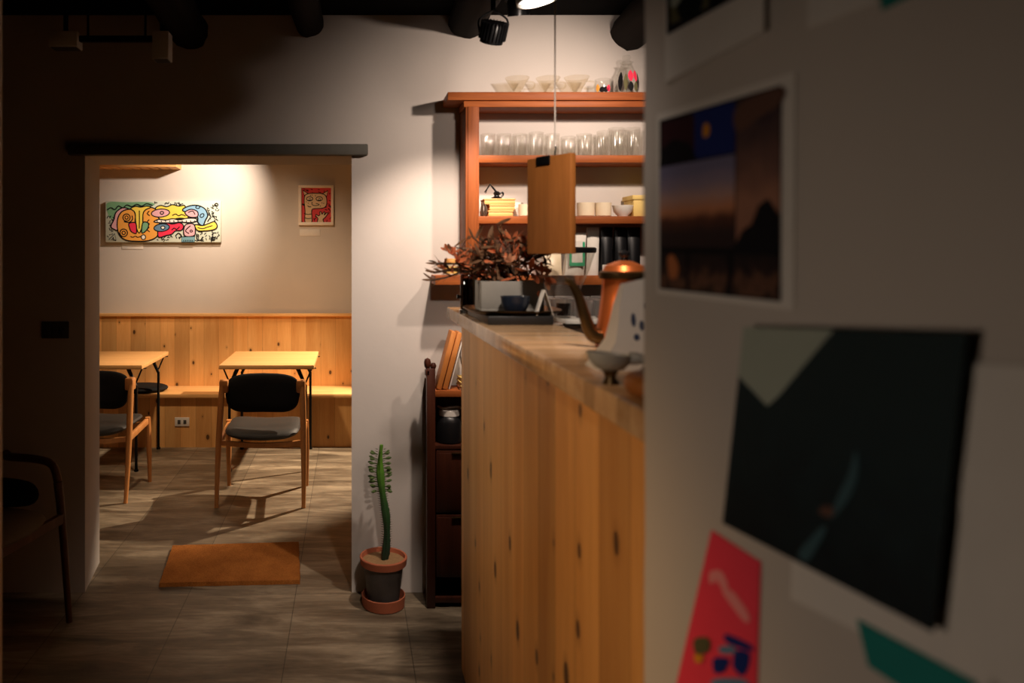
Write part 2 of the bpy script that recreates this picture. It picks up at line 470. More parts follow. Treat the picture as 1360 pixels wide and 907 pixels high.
# outlet on bench front
def plate(name, c, w, h, mat, label, cat, slots=2):
    t = thing(name, label, cat, c)
    b = MB(); b.box((-w/2, -.008, -h/2), (w/2, 0, h/2), .003); b.done('cover_plate', mat, t)
    for k in range(slots):
        x = (k-(slots-1)/2)*w/slots*.8
        b = MB(); b.box((x-w*.1, -.011, -h*.22), (x+w*.1, -.007, h*.22), .001); b.done('socket' if cat == 'outlet' else 'switch_rocker', M['greyp'], t)
p = P(242, 560, BF); plate('power_outlet', (p.x, BF, p.z), .118, .072, M['whitep'], 'white power outlet on the pine bench front', 'outlet')
p = P(74, 438, DW); plate('light_switch', (p.x, DW, p.z), .125, .078, M['greyp'], 'grey light switch plate on the dark wall left of the doorway', 'switch', 3)

# slatted grille near the rear ceiling
t = thing('ceiling_vent', 'slatted wooden grille box high on the rear wall, above the long doodle painting', 'vent', (-1.9, BW, 2.305))
b = MB()
b.box((-.45, -.2, -.012), (.45, -.185, .2)); b.box((-.45, -.185, -.012), (-.435, 0, .2)); b.box((.435, -.185, -.012), (.45, 0, .2)); b.box((-.45, -.2, .2), (.45, 0, .215))
b.done('housing', M['boxw'], t)
for k in range(11):
    x = -.4+k*.08
    b = MB(); b.box((x-.03, -.184, -.012), (x+.03, 0, 0)); b.done('slat', M['boxw'], t)

# tables
def make_table():
    t = thing('cafe_table', 'x', 'table')
    b = MB(); b.box((-.338, -.39, .745), (.338, .39, .775), .004); b.done('tabletop', M['table'], t)
    for sx in (-1, 1):
        for sy in (-1, 1):
            x = sx*.275; y = sy*.315
            b = MB(); b.tube([(x, y, .012), (x, y, .62)], .0105, 10); b.tube([(x, y, 0), (x, y, .014)], .016, 10)
            leg = b.done('leg', M['blackm'], t)
            b = MB(); b.tube([(x, y, .61), (x-sx*.06, y, .746)], [.011, .016], 8); b.tube([(x, y, .64), (x+sx*.045, y, .746)], .006, 8)
            b.box((x-.075, y-.012, .740), (x+.075, y+.012, .746))
            b.done('brace', M['blackm'], leg)
    return t
tb = make_table(); tb.location = (-.594, 5.735, 0)
tb['label'] = 'pine cafe table with black metal legs, behind the chair in the middle of the doorway'; tb['group'] = 'cafe tables along the bench'
dup(tb, (-1.815, 5.735, 0), 0, 'pine cafe table with black metal legs, cut off by the left side of the doorway')

# chairs
def make_chair():
    t = thing('dining_chair', 'x', 'chair', group='oak chairs at the cafe tables')
    for s in (-1, 1):
        b = MB(); b.tube(smoothpts([(s*.268, -.235, .0), (s*.268, -.20, .2), (s*.264, -.165, .42), (s*.258, -.13, .62), (s*.254, -.10, .765)], False, 4),
                         [.012+.008*min(1, i/8) for i in range(13)]+[.019, .018, .017, .016], 12)
        b.tube([(s*.268, -.236, 0), (s*.268, -.234, .012)], .0135, 10)
        b.done('leg', M['chairw'], t)
        b = MB(); b.tube(smoothpts([(s*.262, .215, 0), (s*.262, .20, .22), (s*.258, .185, .45)], False, 4), [.012, .013, .014, .016, .018, .019, .019, .019, .018], 12)
        b.done('leg', M['chairw'], t)
        b = MB(); b.box((s*.256-.012, -.16, .385), (s*.256+.012, .19, .425), .005, Matrix.Rotation(math.radians(7), 3, 'X')); b.done('side_rail', M['chairw'], t)
        b = MB(); b.box((min(s*.272, s*.215), -.125, .685), (max(s*.272, s*.215), -.06, .765), .012); b.done('armrest_bracket', M['chairw'], t)
    for (y, z, dz) in ((-.165, .385, .03), (.175, .405, .035)):
        b = MB()
        pts = [(x, y-.0*abs(x), z-.018*(1-(x/.25)**2)) for x in (-.25, -.15, -.05, .05, .15, .25)]
        for a, c in zip(pts, pts[1:]):
            b.prism([(0, -.5), (1, -.5), (1, .5), (0, .5)], lambda u, w, a=a, c=c: Vector(a).lerp(Vector(c), u)+Vector((0, -.011, w*dz)), lambda u, w, a=a, c=c: Vector(a).lerp(Vector(c), u)+Vector((0, .011, w*dz)))
        b.done('cross_rail', M['chairw'], t)
    def sup(w, h, p, n=40, bottom=0):
        o = []
        for k in range(n):
            a = 2*PI*k/n; c, s_ = math.cos(a), math.sin(a)
            x = w*abs(c)**(2/p)*(1 if c > 0 else -1); y = h*abs(s_)**(2/p)*(1 if s_ > 0 else -1)
            if y < 0: x *= 1-bottom*(-y/h)**1.6; y *= 1.0
            o.append((x, y))
        return o
    b = MB(); b.pillow(sup(.235, .235, 5), .03, lambda x, y, tt: Vector((x, y+.01, .432+tt+.03*y+.022*(x/.235)**2)))
    b.done('seat', M['leather'], t)
    b = MB(); b.pillow(sup(.236, .122, 4.4, 48, .16), .024, lambda x, y, tt: Vector((x, -.085+tt-1.1*x*x*.6+.03+.12*y, .668+y+.010*(1-(x/.23)**2))))
    b.done('backrest', M['black'], t)
    return t
ch = make_chair(); ch.location = (-.555, 4.87, 0)
ch['label'] = 'oak chair with rounded black backrest, back turned, in the middle of the doorway'
dup(ch, (-1.655, 4.98, 0), math.radians(-5), 'oak chair with black backrest half hidden by the left side of the doorway')

# black cushion on the bench
b = MB(); o = [(.22*math.cos(2*PI*k/32), .17*math.sin(2*PI*k/32)) for k in range(32)]
b.pillow(o, .026, lambda x, y, t: Vector((x, y, .026+t)))
tag(b.done('seat_cushion', M['black'], None, (-1.72, 6.20, .44)), 'flat round black cushion on the bench behind the left table', 'cushion')

# ---- paintings
class Art:
    """flat print built from coloured shapes, in crop-pixel coordinates"""
    def __init__(s, fn, order): s.b = MB(); s.fn = fn; s.order = order; s.z = 0
    def i(s, c): s.b.mi = s.order.index(c)
    def fill(s, pts, c, smooth=True, line=0):
        s.z += .00002; s.i(c)
        q = smoothpts(pts) if smooth else pts
        s.b.poly([s.fn(x, y, s.z) for x, y in q])
        if line: s.stroke(q, line, True, False)
    def stroke(s, pts, w, closed=False, smooth=True, c='black'):
        s.z += .00002; s.i(c)
        q = smoothpts(pts, closed) if smooth else list(pts)
        if closed: q = q+[q[0], q[1]]
        L = []
        for k, p in enumerate(q):
            a = q[max(0, k-1)]; d = q[min(len(q)-1, k+1)]
            tx, ty = d[0]-a[0], d[1]-a[1]; m = math.hypot(tx, ty) or 1
            nx, ny = -ty/m*w/2, tx/m*w/2
            L.append((s.b.bm.verts.new(s.fn(p[0]+nx, p[1]+ny, s.z)), s.b.bm.verts.new(s.fn(p[0]-nx, p[1]-ny, s.z))))
        s.b._mark([s.b.bm.faces.new((A[0], B[0], B[1], A[1])) for A, B in zip(L, L[1:])])
    def ell(s, cx, cy, rx, ry, c, line=0, rot=0):
        pts = []
        for k in range(20):
            a = 2*PI*k/20; x, y = rx*math.cos(a), ry*math.sin(a)
            pts.append((cx+x*math.cos(rot)-y*math.sin(rot), cy+x*math.sin(rot)+y*math.cos(rot)))
        if c: s.fill(pts, c, False, line)
        else: s.stroke(pts, line, True, False)
    def fan(s): pass

W1, H1, T1 = .985, .352, .035
t = thing('canvas_painting', 'long colourful doodle painting on the rear wall', 'painting', (-2.09, BW, 1.668))
b = MB(); b.box((0, -T1, 0), (W1, 0, H1), .002); b.done('canvas', M['canvas'], t)
order = ['black', 'orange', 'yellow', 'red', 'green', 'pink', 'blue', 'steel', 'white', 'teal']
A = Art(lambda x, y, z: Vector(((x-85)/1158*W1, -T1-.0006-z, (605-y)/410*H1)), order)
A.fill([(105, 212), (300, 208), (520, 206), (575, 235), (450, 262), (330, 290), (220, 320), (150, 372), (112, 330)], 'green', True, 0)
rnd = random.Random(3)
def dashes(n, x0, x1, y0, y1, w=8):
    for _ in range(n):
        x = rnd.uniform(x0, x1); y = rnd.uniform(y0, y1); a = rnd.uniform(0, PI); l = rnd.uniform(8, 16)
        A.stroke([(x-l*math.cos(a), y-l*math.sin(a)), (x+rnd.uniform(-3, 3), y+rnd.uniform(-3, 3)), (x+l*math.cos(a), y+l*math.sin(a))], w)
dashes(26, 105, 190, 340, 590); dashes(34, 600, 1220, 540, 595); dashes(30, 1090, 1225, 220, 400); dashes(14, 560, 900, 210, 235); dashes(24, 990, 1225, 500, 590)
A.stroke([(100, 285), (140, 262), (180, 280), (215, 245), (260, 262), (300, 235), (350, 250), (400, 228), (450, 245), (500, 222), (560, 240)], 11)
A.fill([(140, 450), (170, 380), (190, 310), (250, 265), (310, 270), (330, 300), (230, 360), (205, 480), (180, 480)], 'pink', True, 12)
A.fill([(205, 390), (240, 310), (310, 278), (365, 288), (386, 340), (388, 410), (455, 410), (462, 320), (490, 275), (545, 260), (600, 290), (622, 370), (625, 470), (600, 550), (520, 588), (400, 596), (280, 580), (215, 510)], 'orange', True, 13)
A.fill([(340, 272), (385, 248), (440, 256), (495, 246), (545, 256), (485, 285), (462, 330), (458, 430), (428, 512), (402, 480), (388, 400), (380, 310)], 'yellow', True, 12)
A.fill([(322, 418), (386, 412), (398, 480), (390, 520), (345, 500), (326, 460)], 'red', True, 12)
A.fill([(460, 412), (512, 412), (516, 450), (492, 492), (450, 512)], 'green', True, 12)
A.stroke([(425, 290), (426, 380), (424, 470)], 11)
for cx, cy, r in ((297, 360, 36), (268, 512, 38)):
    A.ell(cx, cy, r, r, None, 11); A.ell(cx, cy, r*.45, r*.45, None, 10)
A.stroke([(270, 400), (320, 408), (355, 380), (352, 340)], 11)
A.ell(466, 555, 22, 24, 'white', 10)
A.stroke([(335, 548), (360, 556), (385, 546), (410, 556), (440, 548)], 10)
for y in (320, 405, 480): A.stroke([(525, y-25), (505, y), (530, y+22)], 11)
A.fill([(590, 265), (640, 240), (700, 252), (760, 232), (820, 246), (880, 240), (890, 290), (915, 330), (905, 370), (830, 366), (740, 380), (640, 380), (605, 330)], 'yellow', True, 12)
A.ell(638, 315, 92, 40, 'pink', 11, -.08); A.ell(652, 313, 17, 14, None, 11)
A.stroke([(755, 340), (790, 325), (820, 342), (850, 330), (890, 345)], 11)
A.fill([(572, 402), (620, 378), (690, 384), (760, 372), (830, 382), (900, 368), (990, 370), (1000, 396), (930, 410), (840, 405), (760, 412), (640, 412)], 'white', True, 12)
for x in range(600, 980, 42): A.stroke([(x, 388), (x+6, 398), (x+3, 404)], 9)
A.fill([(622, 432), (700, 415), (760, 424), (830, 412), (868, 440), (850, 485), (790, 492), (750, 525), (690, 540), (640, 556), (612, 540)], 'red', True, 12)
A.ell(650, 460, 78, 38, 'steel', 11, -.1); A.ell(662, 460, 20, 16, 'white', 10)
A.stroke([(750, 485), (775, 465), (800, 478), (830, 450)], 11)
A.fill([(880, 445), (925, 420), (975, 430), (988, 490), (975, 540), (900, 548), (872, 520)], 'pink', True, 12)
A.stroke([(940, 440), (890, 490), (925, 520)], 11); A.ell(946, 494, 12, 10, None, 10)
A.fill([(850, 552), (985, 548), (980, 604), (850, 604)], 'teal', False, 7)
for x in range(870, 975, 18): A.stroke([(x, 598), (x+1, 590), (x, 582)], 9)
A.fill([(862, 292), (910, 250), (1000, 238), (1080, 270), (1112, 335), (1090, 385), (1062, 440), (1015, 408), (1000, 340)], 'blue', True, 13)
A.fill([(885, 305), (945, 278), (1008, 300), (1010, 350), (950, 358), (905, 340)], 'pink', True, 12); A.stroke([(915, 310), (960, 295), (985, 330)], 10)
A.ell(1055, 340, 22, 16, None, 10, -.7); A.ell(1012, 256, 20, 14, None, 10)
A.fill([(985, 432), (1060, 440), (1120, 420), (1180, 402), (1208, 445), (1180, 478), (1090, 492), (1010, 488)], 'yellow', True, 12)
A.stroke([(1010, 460), (1060, 470), (1110, 455), (1160, 440)], 10)
A.stroke([(180, 520), (120, 578), (192, 584)], 7, True, False); A.ell(1200, 232, 15, 14, None, 10); A.ell(1165, 570, 20, 16, None, 11)
A.stroke([(1120, 300), (1140, 350), (1110, 400)], 10); A.stroke([(1000, 520), (1010, 580), (1050, 580), (1060, 550)], 11)
A.stroke([(790, 540), (820, 515), (850, 545), (820, 560)], 11)
A.b.done('painted_design', [I[k] for k in order], t, smooth=False)

W2, H2 = .300, .342
t = thing('framed_print', 'small framed red print of a cat waving, on the rear wall', 'picture', (-.442, BW, 1.814))
b = MB()
for lo, hi in (((0, 0), (W2, .026)), ((0, H2-.022), (W2, H2)), ((0, .026), (.025, H2-.022)), ((W2-.021, .026), (W2, H2-.022))):
    b.box((lo[0], -.028, lo[1]), (hi[0], 0, hi[1]), .002)
b.done('frame', M['frame'], t)
order = ['brick', 'black', 'tan', 'white']
A = Art(lambda x, y, z: Vector(((x-172)/463*W2, -.010-z, (640-y)/528*H2)), order)
A.b.mi = 0; A.b.box((.02, -.010, .02), (W2-.018, -.002, H2-.018))
for _ in range(70):
    x = rnd.uniform(215, 598); y = rnd.uniform(150, 600); a = rnd.choice((.3, .9, 2.2, 1.5)); l = rnd.uniform(9, 17)
    if 300 < x < 500 and 240 < y < 400: continue
    A.stroke([(x-l*math.cos(a), y-l*math.sin(a)), (x+3, y+3), (x+l*math.cos(a), y+l*math.sin(a))], 9)
A.fill([(228, 178), (305, 222), (248, 245)], 'tan', False, 11); A.fill([(560, 182), (488, 222), (545, 255)], 'tan', False, 11)
A.fill([(255, 250), (300, 222), (390, 216), (480, 222), (530, 250), (546, 320), (532, 388), (480, 415), (375, 422), (345, 450), (345, 600), (260, 600), (258, 450), (246, 330)], 'tan', True, 11)
for cx in (318, 445):
    A.ell(cx, 290, 42, 28, 'tan', 10); A.ell(cx+4, 296, 12, 11, 'white', 7)
    A.stroke([(cx-34, 304), (cx-12, 312), (cx+10, 306), (cx+32, 312)], 8)
A.stroke([(350, 330), (352, 368), (400, 380), (445, 366), (400, 350)], 9); A.stroke([(290, 380), (310, 395), (338, 396)], 10)
for (x, y) in ((300, 348), (275, 330), (330, 245), (395, 250), (480, 345), (505, 350), (460, 385), (350, 240)): A.ell(x, y, 6, 6, 'black')
A.stroke([(262, 490), (300, 497), (342, 490)], 10); A.stroke([(262, 545), (300, 552), (342, 545)], 10)
A.fill([(425, 602), (428, 550), (402, 520), (405, 498), (435, 515), (455, 500), (452, 465), (470, 462), (482, 495), (505, 465), (522, 472), (512, 505), (545, 475), (558, 490), (520, 540), (495, 565), (500, 602)], 'tan', True, 11)
A.b.done('print', [I[k] for k in order], t, smooth=False)
def placard(x0, y0, x1, y1, label):
    a = P(x0, y1, BW); c = P(x1, y0, BW)
    b = MB(); b.box((0, -.004, 0), (c.x-a.x, 0, c.z-a.z), .0008)
    tt = tag(b.done('caption_card', M['paper'], None, (a.x, BW, a.z)), label, 'card', 'caption cards under the pictures')
placard(398, 304.5, 425, 313.5, 'small white caption card below the framed cat print')
placard(162, 322, 190, 331, 'small white caption card below the long doodle painting')

# doormat
b = MB()
c4 = [P(211, 780, 1), P(399, 776, 1), P(397, 724, 1), P(229, 729, 1)]
q = []
for v in c4: q.append((v.x*H/(H-v.z), H/(H-v.z)))
cx = sum(p[0] for p in q)/4; cy = sum(p[1] for p in q)/4
def edge(n):
    out = []
    for i in range(4):
        a, c = q[i], q[(i+1) % 4]
        for k in range(n): out.append((a[0]+(c[0]-a[0])*k/n-cx+random.uniform(-.002, .002), a[1]+(c[1]-a[1])*k/n-cy+random.uniform(-.002, .002)))
    return out
e = edge(40)
b.prism(e, lambda x, y: Vector((x, y, .001)), lambda x, y: Vector((x*.992, y*.99, .020)))
tag(b.done('doormat', M['coir'], None, (cx, cy, 0), smooth=False), 'orange-brown coir doormat on the floor in the doorway', 'doormat')

# ------------------------------------------------------------------ cactus
t = thing('potted_cactus', 'tall thin cactus in a dark-glazed terracotta pot by the doorway', 'plant', (.148, 3.345, 0))
b = MB(); b.lathe([(.080, 0), (.094, .004), (.097, .05), (.093, .052), (.088, .012), (.0, .010)], seg=32); b.done('saucer', M['terra'], t)
b = MB()
b.lathe([(.068, .012), (.086, .165), (.092, .184), (.102, .186), (.106, .216), (.104, .219), (.096, .219), (.09, .19), (.0, .188)], seg=36, mats=[1, 1, 0, 0, 0, 0, 0, 0])
b.done('pot', [M['terra'], M['potdark']], t)
b = MB(); b.lathe([(.0005, .203), (.05, .206), (.0955, .201), (.0955, .192)], seg=28, capb=False); b.done('soil', M['soil'], t)
zt = .712
def spine_c(z):
    u = (z-.2)/(zt-.2)
    return Vector((.004+.014*math.sin(u*6.0)*.9+.0*u - .010*u, .0, z))
b = MB(); rings = []; N = 46
for i in range(N):
    z = .195+(zt-.195)*i/(N-1); u = i/(N-1)
    R = (.0185+.0025*math.sin(u*19))*(1 if u > .03 else .9)*(1-.55*max(0, u-.75)/.25)
    c = spine_c(z); ring = []
    for k in range(18):
        a = 2*PI*k/18+.5+u*.5
        rr = R*(.62+.38*abs(math.cos(1.5*(a))))*(1+.07*math.sin(i*2.6))
        ring.append(b.bm.verts.new(c+Vector((rr*math.cos(a), rr*math.sin(a), 0))))
    rings.append(ring)
for A_, B_ in zip(rings, rings[1:]):
    for k in range(18): b.bm.faces.new((A_[k], A_[(k+1) % 18], B_[(k+1) % 18], B_[k]))
b.bm.faces.new(rings[0][::-1]); b.bm.faces.new(rings[-1])
b.done('stem', M['cactus'], t)
b = MB()
for i in range(44):
    z = .24+i*.0105; c = spine_c(z)
    for a in (.1, PI-.1, -1.6):
        d = Vector((math.cos(a), math.sin(a), 0)); b.tube([c+d*.013, c+d*.026+Vector((0, 0, .003))], [.0022, .0004], 5)
sp = b.done('spines', M['spine'], t)
b = MB()
for i in range(9):
    z = .508+i*.0195
    for s in (-1, 1):
        for yy in (-.012, .014):
            c = spine_c(z); L = .046*(1-.25*abs(i-4)/5)*random.uniform(.85, 1.1)
            d = Vector((s, yy*12, .05+.05*(i-3)+random.uniform(-.12, .2))).normalized(); up = Vector((0, .35, 1)).normalized()
            p0 = c+d*.011; 
            pts = []
            for k in range(9):
                u = k/8; w = .0065*math.sin(PI*min(1, u**2.2)) if u < 1 else 0
                pts.append((p0+d*L*u, max(w, .0012)))
            for A_, B_ in zip(pts, pts[1:]):
                for th in (0.0006,):
                    v = [A_[0]-up*A_[1], B_[0]-up*B_[1], B_[0]+up*B_[1], A_[0]+up*A_[1]]
                    b.poly(v)
lf = b.done('leaves', M['cactleaf'], t)
sm = lf.modifiers.new('thick', 'SOLIDIFY'); sm.thickness = .0016

# ------------------------------------------------------------------ bar counter
t = thing('bar_counter', 'tall pine-clad bar counter with wooden top running toward the camera', 'counter', (.411, .97, 0))
b = MB(); b.box((0, 0, .03), (.16, 1.807, 1.31)); b.done('front_cladding', M['pinebar'], t, smooth=False)
b = MB(); b.box((.006, .0, 0), (.15, 1.79, .03)); b.done('plinth', M['slate'], t, smooth=False)
b = MB(); b.box((-.032, .0, 1.308), (.194, 1.975, 1.35), .004); b.done('countertop', M['bartop'], t)
b = MB(); b.box((-.014, 0, 1.296), (0, 1.815, 1.308), .002); b.done('trim_strip', M['pinebar'], t)
# lower worktop behind the bar and espresso machine
t = thing('work_counter', 'lower steel work counter hidden behind the bar', 'counter', (.65, .97, 0))
b = MB(); b.box((0, 0, 0), (.62, 2.29, .86)); b.done('cabinet', M['cab'], t, smooth=False)
b = MB(); b.box((0, 0, .86), (.64, 2.31, .9), .004); b.done('worktop', M['chrome'], t)
WT = .9
t = thing('espresso_machine', 'steel espresso machine behind the bar with glasses on its top tray', 'coffee machine', (.95, 2.83, WT))
b = MB(); b.box((-.20, -.17, .06), (.2, .17, .415), .012); b.done('body', M['chrome'], t)
b = MB(); b.box((-.21, -.24, .415), (.21, .24, .432), .004); b.done('cup_tray', M['whitep'], t)
b = MB(); b.box((-.2, -.24, 0), (.2, .17, .06), .006); b.done('drip_tray', M['blackm'], t)
for sx in (-.09, .09):
    b = MB(); b.tube([(sx, -.17, .25), (sx, -.2, .25)], .032, 16); b.tube([(sx, -.205, .245), (sx, -.205, .20)], .03, 16); b.done('group_head', M['chrome'], t)
# glasses on the machine
def glass_mesh(h, r0, r1, name='drinking_glass', mat=None, seg=20):
    b = MB(); b.lathe([(r0*.96, 0), (r0, .003), (r1, h), (r1-.0022, h), (r0-.0028, .008), (.0005, .007)], seg=seg)
    return b
g0 = glass_mesh(.062, .026, .031).done('drinking_glass', M['ribglass'])
tag(g0, 'clear glasses grouped on the espresso machine top behind the kettle spout', 'glass', 'glasses on the espresso machine')
first = True
for j in range(4):
    for i in range(5):
        x = .755+i*.071; y = 2.66+j*.085
        if i == 0 and j == 0: continue
        y += .004*i
        o = g0 if first else g0.copy()
        if not first: COL.objects.link(o)
        first = False
        o.location = (x, y, WT+.432)
t = thing('coffee_glass', 'short glass of dark coffee at the corner of the espresso machine', 'glass', (.752, 2.655, WT+.432))
glass_mesh(.066, .026, .0285).done('tumbler', M['glass'], t)
b = MB(); b.lathe([(.0225, .009), (.0252, .052), (.0005, .052)], seg=20); b.done('coffee', M['coffee'], t)

# grinder with glass hopper behind the sign
t = thing('coffee_grinder', 'coffee grinder with black-rimmed clear glass hopper behind the hanging board', 'grinder', (.885, 3.135, WT))
t.location = (.885, 3.135, WT)
b = MB(); b.lathe([(.0005, .663), (.131, .663), (.134, .668), (.134, .682), (.128, .686), (.0005, .688)], seg=36); b.done('lid', M['blackp'], t)
b = MB(); b.lathe([(.045, .43), (.07, .50), (.110, .60), (.129, .663), (.126, .663), (.107, .60), (.067, .50), (.042, .43)], seg=36, capb=False); b.done('hopper', M['glass'], t)
b = MB(); b.box((-.07, -.025, 0), (.07, .075, .02), .006); b.lathe([(.04, .02), (.045, .2), (.052, .43), (.0005, .43)], seg=28); b.done('body', M['blackm'], t)

# ------------------------------------------------------------------ wall shelves
SY0 = 3.30
t = thing('wall_shelf', 'orange-stained wooden wall shelf with upright, above the bar', 'shelf', (0, DW, 0))
def Zs(y, d=SY0): return H-(y-PY)/F*d
fy = SY0-DW
def shelf(x0, x1, ya, yb, name='shelf_board'):
    b = MB(); b.box((x0, fy, Zs(yb)), (x1, -.001, Zs(ya)), .003); return b.done(name, M['shelf'], t)
shelf(.428, 1.6, 122, 133, 'top_board')
b = MB(); b.box((.50, fy+.012, Zs(141.5)), (1.6, -.001, Zs(133)), .003); b.done('cornice', M['shelf'], t)
shelf(.56, 1.6, 206, 216); shelf(.56, 1.6, 287, 297); 
b = MB(); b.box((.373, fy, Zs(378.5)), (1.6, -.001, Zs(366)), .003); b.done('lower_ledge', M['shelf'], t)
b = MB(); b.box((.506, fy, Zs(366)), (.566, -.001, Zs(141.5)), .003); b.box((.516, fy-.004, Zs(366)), (.556, fy, Zs(141.5)), .0015); b.done('upright', M['shelfv'], t)
TOPZ, S2, S3, S4 = Zs(122), Zs(206), Zs(287), Zs(366)
SM = 3.385     # middle depth of the shelves
def X(px, d=SM): return (px-PX)/F*d

# drippers on top
def dripper(label, px, sc_):
    t = thing('glass_dripper', label, 'dripper', (X(px), SM, TOPZ), 0, 'glass coffee drippers on the top shelf')
    b = MB(); b.lathe([(.045, 0), (.046, .004), (.02, .008), (.016, .014), (.06, .088), (.0575, .088), (.013, .016), (.0005, .015)], seg=24); b.done('cone', M['dripglass'], t)
    b = MB(); b.tube(smoothpts([(.048, 0, .07), (.082, 0, .065), (.078, 0, .038), (.034, 0, .033)], False, 5), .0045, 8); b.done('handle', M['dripglass'], t)
    t.scale = (sc_,)*3
    return t
dripper('leftmost glass coffee dripper on the top shelf, with a looped handle', 687, .92)
dripper('glass coffee dripper on the top shelf, in the middle of three', 728, .92)
dripper('glass coffee dripper on the top shelf, beside the small patterned glass', 766, .95)
def decor(b, prof_r, h0, h1, shapes):
    """painted ovals around a glass: shapes = (angle, half-width, half-height, zc, slot)"""
    for an, hw, hh, zc, mi in shapes:
        b.mi = mi; pts = []
        for k in range(14):
            a = 2*PI*k/14; u = hw*math.cos(a)*abs(math.cos(a))**.6; z = zc+hh*math.sin(a)
            r = prof_r(z)+.0012
            pts.append((r*math.cos(an+u/r), r*math.sin(an+u/r), z))
        b.poly([Vector(p) for p in pts])
t = thing('glass_carafe', 'narrow-necked glass carafe with red and black painted pattern, on the top shelf', 'carafe', (X(831), SM-.01, TOPZ))
b = MB(); b.lathe([(.046, 0), (.052, .006), (.050, .06), (.042, .1), (.028, .125), (.024, .14), (.030, .148), (.028, .149), (.022, .14), (.026, .125), (.040, .1), (.048, .06), (.049, .008), (.0005, .007)], seg=30); b.done('body', M['glass'], t)
b = MB(); b.lathe([(.018, .138), (.021, .148), (.014, .158), (.020, .168), (.016, .178), (.0005, .18)], seg=16); b.done('stopper', M['glass'], t)
b = MB(); f_ = lambda z: .0515-.008*max(0, (z-.06)/.04) if z < .1 else .043
decor(b, f_, 0, 1, [(-2.45, .012, .044, .056, 0), (-1.98, .009, .038, .050, 2), (-1.55, .012, .026, .078, 1), (-1.55, .012, .022, .030, 0), (-1.08, .011, .026, .078, 1), (-1.08, .011, .022, .030, 2), (-.65, .010, .042, .055, 0), (.2, .008, .04, .055, 0)])
b.done('painted_pattern', [I['black'], I['red'], I['olive']], t, smooth=False)
t = thing('patterned_glass', 'small glass with painted black and red pattern, left of the carafe', 'glass', (X(799.5), SM-.01, TOPZ))
b = MB(); b.lathe([(.028, 0), (.034, .012), (.037, .03), (.034, .072), (.032, .072), (.0345, .03), (.031, .013), (.0005, .006)], seg=24); b.done('bowl', M['glass'], t)
b = MB(); decor(b, lambda z: .0365, 0, 1, [(-1.95, .014, .013, .020, 0), (-1.55, .014, .013, .020, 0), (-1.15, .010, .016, .026, 1), (-2.5, .010, .018, .028, 2)])
b.done('painted_pattern', [I['black'], I['red'], I['orange']], t, smooth=False)
# rows of drinking glasses on the second board
gs = glass_mesh(.098, .029, .034); gs = gs.done('tumbler', M['glass'])
tag(gs, 'plain clear tumblers standing in rows on the second shelf board', 'glass', 'tumblers on the second shelf')
gt = glass_mesh(.125, .030, .035).done('highball_glass', M['glass'])
tag(gt, 'taller clear glasses at the right end of the second shelf board', 'glass', 'tall glasses on the second shelf')
ft = fs_ = True
for row, yy in enumerate((3.345, 3.425)):
    for i in range(10):
        px = 648+i*21.3+row*6
        tall = px > 800
        src = gt if tall else gs
        fst = ft if tall else fs_
        o = src if fst else src.copy()
        if not fst: COL.objects.link(o)
        if tall: ft = False
        else: fs_ = False
        o.location = (X(px, yy), yy, S2); 
        if not tall: o.scale = (1, 1, random.choice((.88, 1.0, 1.0, 1.08)))

# third board: boxes, figurine, cups, bowl
def boxx(x0, x1, h, z, lab, rz=0):
    w = x1-x0; t = thing('wooden_box', lab, 'box', ((x0+x1)/2, SM-.02, z), rz, 'small wooden boxes on the third shelf')
    b = MB(); b.box((-w/2, -.05, 0), (w/2, .05, h*.68), .003); b.done('box', M['boxw'], t)
    b = MB(); b.box((-w/2-.002, -.052, h*.7), (w/2+.002, .052, h), .003); b.done('lid', M['boxw'], t)
boxx(X(645), X(677), .026, S3, 'bottom one of three stacked pale wooden boxes on the third shelf')
boxx(X(646), X(679), .026, S3+.0262, 'middle one of three stacked pale wooden boxes on the third shelf', .03)
boxx(X(640), X(680), .026, S3+.0524, 'top one of three stacked pale wooden boxes on the third shelf, under the figurine', -.02)
t = thing('black_figurine', 'small black crane-like figurine on top of the stacked wooden boxes', 'figurine', (X(658), SM-.03, S3+.0785))
b = MB(); b.lathe([(.022, 0), (.024, .006), (.012, .012), (.009, .02), (.0005, .022)], seg=16); b.lathe([(.0005, .012), (.012, .018), (.016, .026), (.009, .034), (.0005, .036)], (.0, 0, 0), 12)
b.tube(smoothpts([(.012, 0, .022), (.026, 0, .03), (.028, 0, .018), (.02, 0, .012)], False, 4), .004, 8); b.done('body', M['blackm'], t)
b = MB(); b.tube([(0, 0, .03), (-.018, 0, .052), (-.030, 0, .066), (-.044, 0, .044), (-.050, 0, .026)], [.0045, .004, .004, .003, .0018], 8)
b.tube([(-.044, 0, .044), (-.056, 0, .03)], [.003, .0015], 6); b.done('arm', M['blackm'], t)
t = thing('black_ornament', 'dark dried pod ornament left of the stacked wooden boxes', 'ornament', (X(639.5), SM-.06, S3))
b = MB()
for k in range(6):
    a = 2*PI*k/6; b.tube(smoothpts([(.004*math.cos(a), .004*math.sin(a), 0), (.012*math.cos(a), .012*math.sin(a), .02), (.011*math.cos(a), .011*math.sin(a), .042), (.003*math.cos(a), .003*math.sin(a), .062)], False, 4), .0028, 6)
b.done('pod', M['stemb'], t)
def cup(px, w, h, z, lab, mat='cream', dy=0):
    r = w/2; b = MB(); b.lathe([(r*.86, 0), (r*.97, .004), (r, h), (r-.004, h), (r*.88, .008), (.0005, .007)], seg=28)
    return tag(b.done('ceramic_cup', M[mat], None, (X(px), SM-.03+dy, z)), lab, 'cup', 'pale ceramic cups on the third shelf')
cup(697, .070, .055, S3, 'pale ceramic cup on the third shelf, right of the wooden boxes')
cup(719, .070, .055, S3, 'pale ceramic cup half hidden by the left edge of the hanging board')
